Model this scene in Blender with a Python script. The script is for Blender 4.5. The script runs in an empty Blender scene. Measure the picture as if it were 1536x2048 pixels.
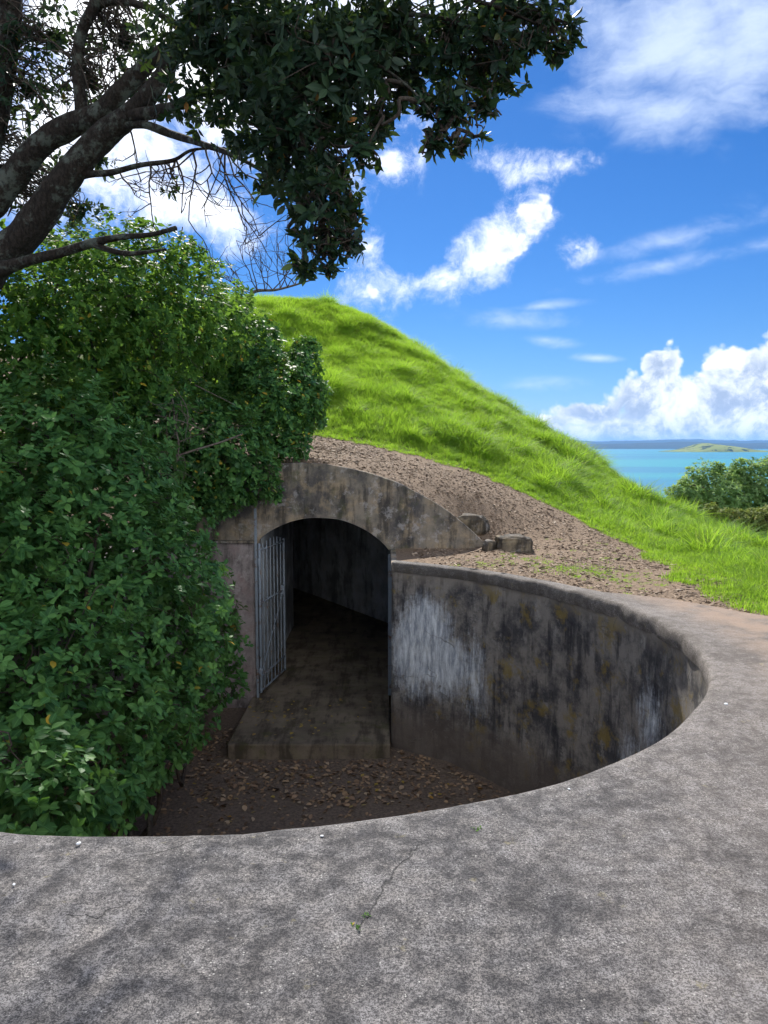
import bpy, bmesh, math, random
import numpy as np
from mathutils import Vector, Matrix, noise as mnoise

R = math.radians
rng = np.random.default_rng(7)
random.seed(7)
scn = bpy.context.scene
COL = scn.collection

# ------------------------------------------------------------------ camera
F = 1500.0                 # focal length in photo pixels (1536 x 2048)
PITCH = R(5.0)
CAMH = 1.6
cam_d = bpy.data.cameras.new('camera')
cam = bpy.data.objects.new('camera', cam_d)
COL.objects.link(cam)
cam.location = (0, 0, CAMH)
cam.rotation_euler = (R(90) - PITCH, 0, 0)
cam_d.sensor_fit = 'VERTICAL'
cam_d.sensor_height = 24.0
cam_d.lens = F / 2048 * 24.0
cam_d.clip_start = 0.05
cam_d.clip_end = 90000
scn.camera = cam

def ray(u, v):
    """direction of a photo pixel, scaled so that its y component is 1"""
    xc, yc = (u - 768) / F, (1024 - v) / F
    y = math.cos(PITCH) + yc * math.sin(PITCH)
    z = -math.sin(PITCH) + yc * math.cos(PITCH)
    return np.array([xc / y, 1.0, z / y])

def P(u, v, Y):
    return np.array([0, 0, CAMH]) + ray(u, v) * Y

# ------------------------------------------------------------------ light
SUN_EL, SUN_AZ = R(40.5), R(-6)         # azimuth from +Y, negative = left
SUN = Vector((math.sin(SUN_AZ) * math.cos(SUN_EL), math.cos(SUN_AZ) * math.cos(SUN_EL), math.sin(SUN_EL)))
sl = bpy.data.lights.new('sun', 'SUN')
sl.energy = 4.2
sl.angle = R(0.6)
sl.color = (1.0, 0.95, 0.87)
so = bpy.data.objects.new('sun', sl)
COL.objects.link(so)
so.rotation_euler = SUN.to_track_quat('Z', 'Y').to_euler()
so.location = (-20, 20, 40)

scn.view_settings.view_transform = 'Standard'
scn.view_settings.look = 'None'
scn.view_settings.gamma = 1
scn.view_settings.exposure = 1.0

cy = scn.cycles
scn.render.engine = 'CYCLES'
cy.use_denoising = True
cy.use_adaptive_sampling = True
cy.adaptive_threshold = 0.02
cy.max_bounces = 7
cy.diffuse_bounces = 3
cy.glossy_bounces = 2
cy.transmission_bounces = 4
cy.transparent_max_bounces = 4
cy.volume_bounces = 0

# ------------------------------------------------------------------ node helpers
class NT:
    def __init__(s, tree):
        s.t = tree
        s.n = tree.nodes
        s.l = tree.links
    def new(s, typ, **kw):
        nd = s.n.new(typ)
        for k, v in kw.items():
            setattr(nd, k, v)
        return nd
    def put(s, sock, val):
        if isinstance(val, bpy.types.NodeSocket):
            s.l.new(val, sock)
        elif val is not None:
            sock.default_value = val
    def math(s, op, a, b=None, c=None, clamp=False):
        nd = s.new('ShaderNodeMath', operation=op, use_clamp=clamp)
        for i, v in enumerate((a, b, c)):
            if v is not None:
                s.put(nd.inputs[i], v)
        return nd.outputs[0]
    def vmath(s, op, a, b=None):
        nd = s.new('ShaderNodeVectorMath', operation=op)
        s.put(nd.inputs[0], a)
        if b is not None:
            if op == 'SCALE':
                s.put(nd.inputs['Scale'], b)
            else:
                s.put(nd.inputs[1], b)
        return nd.outputs['Value'] if op in ('DOT_PRODUCT', 'LENGTH', 'DISTANCE') else nd.outputs[0]
    def mix(s, fac, a, b, blend='MIX'):
        nd = s.new('ShaderNodeMix', data_type='RGBA', blend_type=blend)
        s.put(nd.inputs[0], fac)
        for sock, v in ((nd.inputs[6], a), (nd.inputs[7], b)):
            if isinstance(v, (tuple, list)) and len(v) == 3:
                v = (*v, 1)
            s.put(sock, v)
        return nd.outputs[2]
    def noise(s, vec, scale, detail=4, rough=0.55, dist=0.0):
        nd = s.new('ShaderNodeTexNoise')
        s.put(nd.inputs['Vector'], vec)
        nd.inputs['Scale'].default_value = scale
        nd.inputs['Detail'].default_value = detail
        nd.inputs['Roughness'].default_value = rough
        nd.inputs['Distortion'].default_value = dist
        return nd.outputs['Fac']
    def voro(s, vec, scale, feature='F1', out='Distance', rand=1.0):
        nd = s.new('ShaderNodeTexVoronoi', feature=feature)
        s.put(nd.inputs['Vector'], vec)
        nd.inputs['Scale'].default_value = scale
        nd.inputs['Randomness'].default_value = rand
        return nd.outputs[out]
    def ss(s, x, lo, hi, a=0.0, b=1.0):
        nd = s.new('ShaderNodeMapRange', interpolation_type='SMOOTHSTEP')
        s.put(nd.inputs['Value'], x)
        nd.inputs['From Min'].default_value = lo
        nd.inputs['From Max'].default_value = hi
        nd.inputs['To Min'].default_value = a
        nd.inputs['To Max'].default_value = b
        return nd.outputs[0]
    def scalev(s, vec, sx, sy, sz):
        return s.vmath('MULTIPLY', vec, (sx, sy, sz))
    def bump(s, h, strength, dist):
        nd = s.new('ShaderNodeBump')
        s.put(nd.inputs['Height'], h)
        nd.inputs['Strength'].default_value = strength
        nd.inputs['Distance'].default_value = dist
        return nd.outputs[0]

def new_mat(name):
    m = bpy.data.materials.new(name)
    m.use_nodes = True
    t = NT(m.node_tree)
    t.n.clear()
    out = t.new('ShaderNodeOutputMaterial')
    return m, t, out

def principled(t, out, col, rough=0.8, normal=None, spec=0.3, link=True, **kw):
    b = t.new('ShaderNodeBsdfPrincipled')
    if isinstance(col, (tuple, list)) and len(col) == 3:
        col = (*col, 1)
    t.put(b.inputs['Base Color'], col)
    t.put(b.inputs['Roughness'], rough)
    b.inputs['Specular IOR Level'].default_value = spec
    for k, v in kw.items():
        t.put(b.inputs[k], v)
    if normal is not None:
        t.put(b.inputs['Normal'], normal)
    if link:
        t.l.new(b.outputs[0], out.inputs[0])
    return b.outputs[0]

# ------------------------------------------------------------------ sky
def build_world():
    w = bpy.data.worlds.new('World')
    scn.world = w
    w.use_nodes = True
    t = NT(w.node_tree)
    t.n.clear()
    out = t.new('ShaderNodeOutputWorld')
    bg = t.new('ShaderNodeBackground')
    sky = t.new('ShaderNodeTexSky', sky_type='NISHITA')
    sky.sun_disc = False
    sky.sun_elevation = SUN_EL
    sky.sun_rotation = SUN_AZ
    sky.altitude = 50
    sky.air_density = 1.0
    sky.dust_density = 0.1
    sky.ozone_density = 2.2
    hs = t.new('ShaderNodeHueSaturation')
    hs.inputs['Saturation'].default_value = 1.12
    hs.inputs['Value'].default_value = 1.0
    t.l.new(t.mix(1.0, sky.outputs[0], (0.27, 0.375, 0.56), 'MULTIPLY'), hs.inputs['Color'])
    d = t.new('ShaderNodeTexCoord').outputs['Generated']

    def blobs(lst):
        acc = None
        for (u, v, ru, rv, rot, wt) in lst:
            c = ray(u, v); c = c / np.linalg.norm(c)
            right = np.cross(c, [0, 0, 1.0]); right /= np.linalg.norm(right)
            up = np.cross(right, c)
            a = right * math.cos(rot) + up * math.sin(rot)
            b = -right * math.sin(rot) + up * math.cos(rot)
            a = a / (ru / F); b = b / (rv / F); cc = c / 0.5
            df = t.vmath('SUBTRACT', d, tuple(c))
            cb = t.new('ShaderNodeCombineXYZ')
            t.put(cb.inputs[0], t.vmath('DOT_PRODUCT', df, tuple(a)))
            t.put(cb.inputs[1], t.vmath('DOT_PRODUCT', df, tuple(b)))
            t.put(cb.inputs[2], t.vmath('DOT_PRODUCT', df, tuple(cc)))
            ln = t.vmath('LENGTH', cb.outputs[0])
            m = t.math('MULTIPLY', t.math('SUBTRACT', 1.0, ln, clamp=True), wt)
            acc = m if acc is None else t.math('MAXIMUM', acc, m)
        return acc

    warp = t.new('ShaderNodeTexNoise')
    t.put(warp.inputs['Vector'], d)
    warp.inputs['Scale'].default_value = 14
    warp.inputs['Detail'].default_value = 5
    wv = t.vmath('SCALE', t.vmath('SUBTRACT', warp.outputs['Color'], (0.5, 0.5, 0.5)), 0.05)
    dw = t.vmath('ADD', d, wv)

    # heaped clouds with firm edges
    cum = blobs([
        (1065, 440, 90, 85, 0.0, .75), (985, 505, 160, 80, R(30), .85), (890, 560, 190, 50, R(15), .75), (1140, 490, 80, 55, 0, .55),
        (745, 590, 100, 75, R(30), .8), (740, 500, 60, 80, 0, .65),
        (1000, 330, 110, 62, R(-8), .72), (1130, 330, 90, 50, 0, .62),
        (220, 170, 420, 330, R(20), 1.05), (430, 420, 170, 90, R(-15), .95), (640, 200, 260, 260, 0, .85), (60, 330, 200, 200, 0, 1.0),
        (420, -120, 700, 280, 0, 1.0), (-350, 250, 450, 400, 0, 1.0), (780, 330, 55, 60, 0, .75), (770,130,120,110,0,.8),
        (-900, 700, 420, 200, 0, 1.2), (2300, 780, 600, 180, 0, 1.2)])
    n1 = t.noise(dw, 12, 8, 0.68)
    n1b = t.noise(t.vmath('ADD', dw, tuple(np.array(SUN) * 0.03)), 12, 3, 0.6)
    big = t.noise(d, 1.7, 3, 0.5)
    elsewhere = t.ss(big, 0.36, 0.54, 0, 0.95)
    # clouds of the rest of the sky: away from the view, cover raised to fill the shade
    fc = ray(1000, 560); fc = fc / np.linalg.norm(fc)
    away = t.ss(t.vmath('DOT_PRODUCT', d, tuple(fc)), 0.60, 0.80, 1.0, 0.0)
    body = t.math('MAXIMUM', cum, t.math('MULTIPLY', elsewhere, away))
    dens = t.math('ADD', t.math('MULTIPLY', body, 0.95), t.math('MULTIPLY', t.math('SUBTRACT', n1, 0.5), 2.1))
    densb = t.math('ADD', t.math('MULTIPLY', body, 0.95), t.math('MULTIPLY', t.math('SUBTRACT', n1b, 0.5), 2.1))
    a1 = t.math('MULTIPLY', t.ss(dens, 0.16, 1.0), t.ss(body, 0.0, 0.25))
    relief = t.ss(t.math('SUBTRACT', dens, densb), -0.35, 0.30)
    thick = t.ss(dens, 0.45, 1.05)
    # low haze-bottomed bank near the horizon
    bank = blobs([(1068, 436, 66, 66, 0, 1.0), (1010, 490, 120, 52, R(30), .9), (930, 530, 90, 42, R(20), .6), (1152, 492, 42, 40, 0, .5), (745, 590, 60, 40, R(30), .5),
        (1318, 745, 70, 85, 0, 1.0), (1300, 775, 120, 60, 0, 1.0), (1455, 742, 80, 85, 0, 1.05), (1500, 765, 150, 75, 0, 1.05), (1390, 815, 270, 100, 0, 1.25), (1540, 800, 200, 130, 0, 1.3),
        (1190, 828, 130, 50, 0, 1.0), (1300, 862, 340, 48, 0, 1.0), (1680, 760, 220, 200, 0, 1.2), (2200, 800, 500, 150, 0, 1.2), (-800, 800, 500, 140, 0, 1.2), (1110, 845, 60, 28, 0, .9)])
    nd = t.new('ShaderNodeTexVoronoi', feature='F1')
    t.put(nd.inputs['Vector'], t.vmath('ADD', d, t.vmath('SCALE', wv, .45)))
    nd.inputs['Scale'].default_value = 19; nd.inputs['Detail'].default_value = 2.0; nd.inputs['Roughness'].default_value = .6; nd.inputs['Lacunarity'].default_value = 2.4
    bw = t.math('SUBTRACT', .5, nd.outputs['Distance'])
    bden = t.math('ADD', t.math('MULTIPLY', bank, 1.15), t.math('ADD', t.math('MULTIPLY', bw, .55), t.math('MULTIPLY', t.math('SUBTRACT', n1, .5), .7)))
    a3 = t.math('MULTIPLY', t.ss(bden, 0.17, 0.40), t.ss(bank, 0.0, 0.12))
    # light comes from above and behind: thin rims glow, thick middles are grey
    core = t.ss(t.math('ADD', bank, t.math('MULTIPLY', t.math('SUBTRACT', n1, .5), 1.1)), 0.18, .75)
    n3 = t.noise(dw, 34, 5, .62)
    puff = t.ss(t.math('ADD', t.math('MULTIPLY', n3, .6), t.math('MULTIPLY', n1, .4)), .40, .60)
    bcol = t.mix(t.math('MULTIPLY', core, .8), (7.0, 7.3, 7.8), t.mix(puff, (1.5, 2.2, 3.5), (6.6, 6.9, 7.5)))
    # streaky thin clouds
    cir = blobs([
        (1370, 90, 300, 160, R(-12), 1.0), (1300, 220, 240, 90, R(-10), .9), (1500, 60, 200, 220, 0, 1.0), (1230, 60, 130, 120, R(-40), .8),
        (1380, 470, 300, 34, R(9), .58), (1420, 455, 150, 46, R(24), .5), (1330, 530, 330, 30, R(8), .48), (1020, 640, 170, 40, R(-4), .85), (1090, 680, 90, 22, R(-8), .7),
        (1195, 716, 75, 14, R(-3), .9), (1080, 612, 130, 18, R(4), .7), (1290, 860, 420, 60, 0, 1.2), (1050, 770, 160, 26, 0, .5)])
    ds = t.scalev(dw, 5, 5, 16)
    n2 = t.noise(ds, 1.9, 5, 0.6)
    n2b = t.noise(dw, 7, 6, 0.62)
    nn = t.math('ADD', t.math('MULTIPLY', n2, 0.5), t.math('MULTIPLY', n2b, 0.5))
    dens2 = t.math('ADD', t.math('MULTIPLY', cir, 0.8), t.math('MULTIPLY', t.math('SUBTRACT', nn, 0.5), 1.6))
    a2 = t.math('MULTIPLY', t.ss(dens2, 0.12, 0.85, 0, 0.8), t.ss(cir, 0.0, 0.3))

    white = t.mix(relief, (3.2, 3.9, 5.3), (6.9, 7.1, 7.5))
    ccol = t.mix(t.math('MULTIPLY', thick, 0.45), white, (4.0, 4.8, 6.2))
    # thicker brightness close to the sun
    near = t.ss(t.vmath('DOT_PRODUCT', d, tuple(SUN)), 0.80, 1.0)
    ccol = t.mix(t.math('MULTIPLY', near, 0.9), ccol, (12.5, 12.5, 12.7))
    # unseen clouds opposite the sun, front-lit and brightened as fill light
    opp = t.ss(t.vmath('DOT_PRODUCT', d, tuple(SUN)), 0.55, -0.35)
    ccol = t.mix(opp, ccol, (13.2, 13.2, 13.4))
    c1 = t.mix(a2, hs.outputs[0], (4.9, 5.7, 7.1))
    c2 = t.mix(a1, t.mix(a3, c1, bcol), ccol)
    t.l.new(c2, bg.inputs[0])
    bg.inputs[1].default_value = 0.095
    t.l.new(bg.outputs[0], out.inputs[0])
    w.cycles.sampling_method = 'MANUAL'
    w.cycles.sample_map_resolution = 1024
build_world()

# ------------------------------------------------------------------ object helpers
def tag(o, label=None, cat=None, group=None, kind=None):
    if label: o['label'] = label
    if cat: o['category'] = cat
    if group: o['group'] = group
    if kind: o['kind'] = kind
    return o

def link(o, parent=None):
    COL.objects.link(o)
    if parent is not None:
        o.parent = parent
    return o

def empty(name, loc=(0, 0, 0)):
    # parts are built in world coordinates, so the Empty's offset is undone on its parts
    o = bpy.data.objects.new(name, None)
    o.location = loc
    o.empty_display_size = 0.2
    COL.objects.link(o)
    return o

def mesh_np(name, V, T, mat=None, smooth=True, attr=None, uv=None):
    """mesh from arrays: T is (n,3) or (n,4)"""
    V = np.asarray(V, dtype=np.float32); T = np.asarray(T, dtype=np.int32)
    me = bpy.data.meshes.new(name)
    k = T.shape[1]
    me.vertices.add(len(V)); me.vertices.foreach_set('co', V.ravel())
    me.loops.add(T.size); me.loops.foreach_set('vertex_index', T.ravel())
    me.polygons.add(len(T))
    me.polygons.foreach_set('loop_start', np.arange(0, T.size, k, dtype=np.int32))
    me.polygons.foreach_set('loop_total', np.full(len(T), k, dtype=np.int32))
    if smooth:
        me.polygons.foreach_set('use_smooth', np.ones(len(T), dtype=bool))
    if attr:
        for nm, arr in attr.items():
            arr = np.asarray(arr, dtype=np.float32)
            if arr.ndim == 1:
                me.attributes.new(nm, 'FLOAT', 'POINT').data.foreach_set('value', arr)
            else:
                me.attributes.new(nm, 'FLOAT_VECTOR', 'POINT').data.foreach_set('vector', arr.ravel())
    me.update(calc_edges=True)
    me.validate()
    if mat: me.materials.append(mat)
    return me

def obj(name, me, parent=None, loc=None):
    o = bpy.data.objects.new(name, me)
    link(o, parent)
    if parent is not None:
        o.matrix_parent_inverse = Matrix.Translation(-Vector(parent.location))
    if loc is not None:
        o.location = loc
    return o

def grid_faces(nu, nv, close_u=False):
    i = np.arange(nu if close_u else nu - 1)[:, None]
    j = np.arange(nv - 1)[None, :]
    a = i * nv + j
    b = ((i + 1) % nu) * nv + j
    return np.stack([a, b, b + 1, a + 1], -1).reshape(-1, 4)

def vnoise(p, seed=0):
    """value noise for arrays (n,3) -> 0..1"""
    p = np.asarray(p, dtype=np.float64)
    i = np.floor(p).astype(np.int64); f = p - i
    f = f * f * (3 - 2 * f)
    def h(ix, iy, iz):
        n = (ix * 374761393 + iy * 668265263 + iz * 2147483647 + seed * 974711) & 0x7fffffff
        n = ((n ^ (n >> 13)) * 1274126177) & 0x7fffffff
        n = ((n ^ (n >> 15)) * 915488749) & 0x7fffffff
        return (n ^ (n >> 12)) / 0x7fffffff % 1.0
    r = 0
    for dx in (0, 1):
        for dy in (0, 1):
            for dz in (0, 1):
                w = (f[:, 0] if dx else 1 - f[:, 0]) * (f[:, 1] if dy else 1 - f[:, 1]) * (f[:, 2] if dz else 1 - f[:, 2])
                r = r + w * h(i[:, 0] + dx, i[:, 1] + dy, i[:, 2] + dz)
    return r

def fbm(p, seed=0, octv=4):
    p = np.asarray(p, dtype=np.float64)
    a, s, tot = 0.5, 0.0, 0.0
    for o in range(octv):
        s = s + a * vnoise(p * 2 ** o + o * 17.3, seed + o); tot += a; a *= 0.5
    return s / tot

def catmull(pts, n=8):
    pts = np.asarray(pts, dtype=float)
    q = np.vstack([2 * pts[0] - pts[1], pts, 2 * pts[-1] - pts[-2]])
    out = []
    for i in range(1, len(q) - 2):
        p0, p1, p2, p3 = q[i - 1], q[i], q[i + 1], q[i + 2]
        for k in range(n):
            s = k / n
            out.append(0.5 * ((2 * p1) + (-p0 + p2) * s + (2 * p0 - 5 * p1 + 4 * p2 - p3) * s ** 2 + (-p0 + 3 * p1 - 3 * p2 + p3) * s ** 3))
    out.append(pts[-1])
    return np.array(out)

def tube(pts, rad, sides=8, cap=True, wob=0.0, seed=0):
    """vertices and quads of a tapered tube along pts"""
    pts = np.asarray(pts, dtype=float); n = len(pts)
    rad = np.broadcast_to(np.asarray(rad, dtype=float), (n,))
    T = np.gradient(pts, axis=0)
    T /= np.linalg.norm(T, axis=1)[:, None] + 1e-9
    ref = np.array([0, 0, 1.0]) if abs(T[0][2]) < 0.9 else np.array([1.0, 0, 0])
    N = np.zeros_like(T)
    v = ref - T[0] * ref.dot(T[0]); N[0] = v / np.linalg.norm(v)
    for i in range(1, n):
        v = N[i - 1] - T[i] * N[i - 1].dot(T[i])
        N[i] = v / (np.linalg.norm(v) + 1e-9)
    B = np.cross(T, N)
    a = np.linspace(0, 2 * np.pi, sides, endpoint=False)
    ring = N[:, None, :] * np.cos(a)[None, :, None] + B[:, None, :] * np.sin(a)[None, :, None]
    rr = np.repeat(rad[:, None], sides, 1)
    if wob:
        q = (pts[:, None, :] + ring * rad[:, None, None]).reshape(-1, 3)
        rr = rr * (1 + wob * (fbm(q * 6, seed, 3).reshape(n, sides) - 0.5) * 2)
    V = (pts[:, None, :] + ring * rr[:, :, None]).reshape(-1, 3)
    i = np.arange(n - 1)[:, None]; j = np.arange(sides)[None, :]
    A = i * sides + j; Bq = i * sides + (j + 1) % sides
    Fq = np.stack([A, Bq, Bq + sides, A + sides], -1).reshape(-1, 4)
    if cap:
        V = np.vstack([V, pts[-1] + T[-1] * rad[-1] * 0.6])
        k = len(V) - 1; b0 = (n - 1) * sides
        e = np.array([[b0 + q, b0 + (q + 1) % sides, k, k] for q in range(sides)])
        return V, Fq, e[:, :3]
    return V, Fq, np.zeros((0, 3), int)

def tubes_mesh(name, tubes, mat):
    """many tubes joined: all triangles"""
    Vs, Ts, off = [], [], 0
    for V, Q, T3 in tubes:
        Vs.append(V)
        Ts += [Q[:, [0, 1, 2]] + off, Q[:, [0, 2, 3]] + off]
        if len(T3): Ts.append(T3 + off)
        off += len(V)
    return mesh_np(name, np.vstack(Vs), np.vstack(Ts), mat)

def box_mesh(name, lo, hi, mat, bev=0.0):
    bm = bmesh.new()
    bmesh.ops.create_cube(bm, size=1)
    for v in bm.verts:
        v.co = Vector([lo[k] + (v.co[k] + 0.5) * (hi[k] - lo[k]) for k in range(3)])
    if bev:
        bmesh.ops.bevel(bm, geom=bm.edges[:], offset=bev, segments=2, affect='EDGES', profile=0.6)
    me = bpy.data.meshes.new(name); bm.to_mesh(me); bm.free()
    me.materials.append(mat)
    return me

# ------------------------------------------------------------------ materials of the setting
def on_apron(u, v):
    d = ray(u, v); k = (CAMH - 0.012) / -d[2]
    return (d[0] * k, k, 0.014)
def _crk(*uv):
    q = [on_apron(*a) for a in uv]
    return list(zip(q[:-1], q[1:]))
CRACKS = _crk((838, 1690), (800, 1725), (770, 1770), (742, 1822), (716, 1858)) + _crk((130, 1828), (195, 1828), (262, 1797)) + _crk((240, 1716), (330, 1700), (400, 1676))
def mat_apron():
    m, t, out = new_mat('weathered_concrete')
    p = t.new('ShaderNodeTexCoord').outputs['Object']
    n_big = t.noise(p, 1.5, 8, 0.68)
    n_mid = t.noise(p, 8, 8, 0.72)
    n_fine = t.noise(p, 82, 5, 0.8)
    n_grit = t.noise(p, 210, 2, 0.6)
    vor = t.new('ShaderNodeTexVoronoi'); t.put(vor.inputs['Vector'], p); vor.inputs['Scale'].default_value = 95
    chip = t.ss(vor.outputs['Distance'], 0.12, 0.42, 1, 0)
    vsep = t.new('ShaderNodeSeparateColor'); t.put(vsep.inputs[0], vor.outputs['Color'])
    pick = t.math('MULTIPLY', t.ss(vsep.outputs[0], 0.82, 0.95), t.ss(n_mid, .40, .58))
    mix1 = t.math('ADD', t.math('MULTIPLY', n_big, 0.75), t.math('MULTIPLY', n_mid, 0.85))
    mix1 = t.math('ADD', mix1, t.math('MULTIPLY', t.math('SUBTRACT', t.noise(p, 17, 5, 0.7), 0.5), 0.55))
    lich = t.ss(mix1, 0.58, 1.04)                     # 0 dark crust, 1 paler worn
    base = t.mix(lich, (0.016, 0.016, 0.020), (0.088, 0.083, 0.084))
    g = t.ss(t.math('ADD', t.math('MULTIPLY', n_fine, 0.65), t.math('MULTIPLY', n_grit, 0.45)), 0.50, 0.595)
    pale = t.mix(t.noise(p, 9, 3), (0.31, 0.31, 0.33), (0.32, 0.285, 0.25))
    c = t.mix(t.math('MULTIPLY', g, t.ss(mix1, 0.64, 1.0, 0.20, 0.80)), base, pale)
    c = t.mix(t.math('MULTIPLY', t.math('MULTIPLY', chip, pick), 0.75), c, (0.60, 0.585, 0.55))
    dk = t.ss(t.noise(t.vmath('ADD', p, (31, 3, 0)), 105, 3, 0.65), 0.52, 0.66)
    c = t.mix(t.math('MULTIPLY', dk, 0.8), c, (0.018, 0.018, 0.02))
    # brownish silt along the outer edge, from an attribute
    at = t.new('ShaderNodeAttribute', attribute_name='silt')
    silt = t.math('MULTIPLY', at.outputs['Fac'], t.ss(t.noise(p, 3, 5, 0.6), 0.25, 0.6))
    sc = t.mix(n_fine, (0.19, 0.125, 0.085), (0.36, 0.25, 0.18))
    c = t.mix(t.math('MULTIPLY', silt, 0.85), c, sc)
    sxa = t.new('ShaderNodeSeparateXYZ'); t.put(sxa.inputs[0], p)
    warm = t.math('MULTIPLY', t.ss(t.math('ADD', sxa.outputs[0], t.math('MULTIPLY', n_big, 2.0)), 1.2, 4.0), .55)
    c = t.mix(warm, c, t.mix(.5, c, (0.26, 0.21, 0.165)))
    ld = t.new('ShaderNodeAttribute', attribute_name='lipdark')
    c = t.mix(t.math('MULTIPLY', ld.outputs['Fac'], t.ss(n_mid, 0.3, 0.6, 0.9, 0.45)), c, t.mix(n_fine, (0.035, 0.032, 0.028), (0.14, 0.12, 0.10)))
    # yellow and orange lichen spots
    sp = t.math('MULTIPLY', t.ss(t.noise(t.vmath('ADD', p, (9, 5, 2)), 7, 5, 0.7), 0.64, 0.74), 0.45)
    c = t.mix(sp, c, (0.30, 0.26, 0.13))
    # hairline cracks
    wn2 = t.new('ShaderNodeTexNoise'); t.put(wn2.inputs['Vector'], p); wn2.inputs['Scale'].default_value = 11; wn2.inputs['Detail'].default_value = 6
    pw = t.vmath('ADD', p, t.vmath('SCALE', t.new('ShaderNodeTexNoise').outputs['Color'], 0.0))
    wn = t.new('ShaderNodeTexNoise'); t.put(wn.inputs['Vector'], p); wn.inputs['Scale'].default_value = 4; wn.inputs['Detail'].default_value = 6
    pw = t.vmath('ADD', p, t.vmath('SCALE', wn.outputs['Color'], 0.35))
    cr = t.voro(pw, 0.75, 'DISTANCE_TO_EDGE')
    crm = t.math('MULTIPLY', t.ss(cr, 0.0, 0.006, 1, 0), t.ss(t.noise(p, 1.7, 2), 0.60, 0.68))
    c = t.mix(t.math('MULTIPLY', crm, 0.7), c, (0.03, 0.03, 0.03))
    for a_, b_ in CRACKS:
        a_ = np.array([*a_[:2], 0]); b_ = np.array([*b_[:2], 0]); ab = b_ - a_
        q_ = t.vmath('SUBTRACT', t.vmath('ADD', t.vmath('MULTIPLY', p, (1, 1, 0)), t.vmath('SCALE', t.vmath('SUBTRACT', wn2.outputs['Color'], (.5, .5, .5)), .09)), tuple(a_))
        h_ = t.math('DIVIDE', t.vmath('DOT_PRODUCT', q_, tuple(ab)), float(ab @ ab), clamp=True)
        d_ = t.vmath('LENGTH', t.vmath('MULTIPLY', t.vmath('SUBTRACT', q_, t.vmath('SCALE', tuple(ab), h_)), (1, 1, 0)))
        crm = t.math('MAXIMUM', crm, t.ss(d_, 0.0005, 0.0042, 1, 0))
        c = t.mix(t.math('MULTIPLY', t.ss(d_, 0.0005, 0.0042, 1, 0), .7), c, (0.025, 0.025, 0.025))
    h = t.math('ADD', t.math('ADD', t.math('MULTIPLY', n_fine, 0.7), t.math('MULTIPLY', n_grit, 0.35)), t.math('MULTIPLY', t.math('MULTIPLY', chip, pick), 0.3))
    h = t.math('SUBTRACT', t.math('ADD', h, t.math('MULTIPLY', n_mid, 1.2)), t.math('MULTIPLY', crm, 1.0))
    principled(t, out, c, t.ss(n_fine, 0.3, 0.7, 0.75, 0.95), t.bump(h, 0.8, 0.009), 0.25)
    return m

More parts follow.
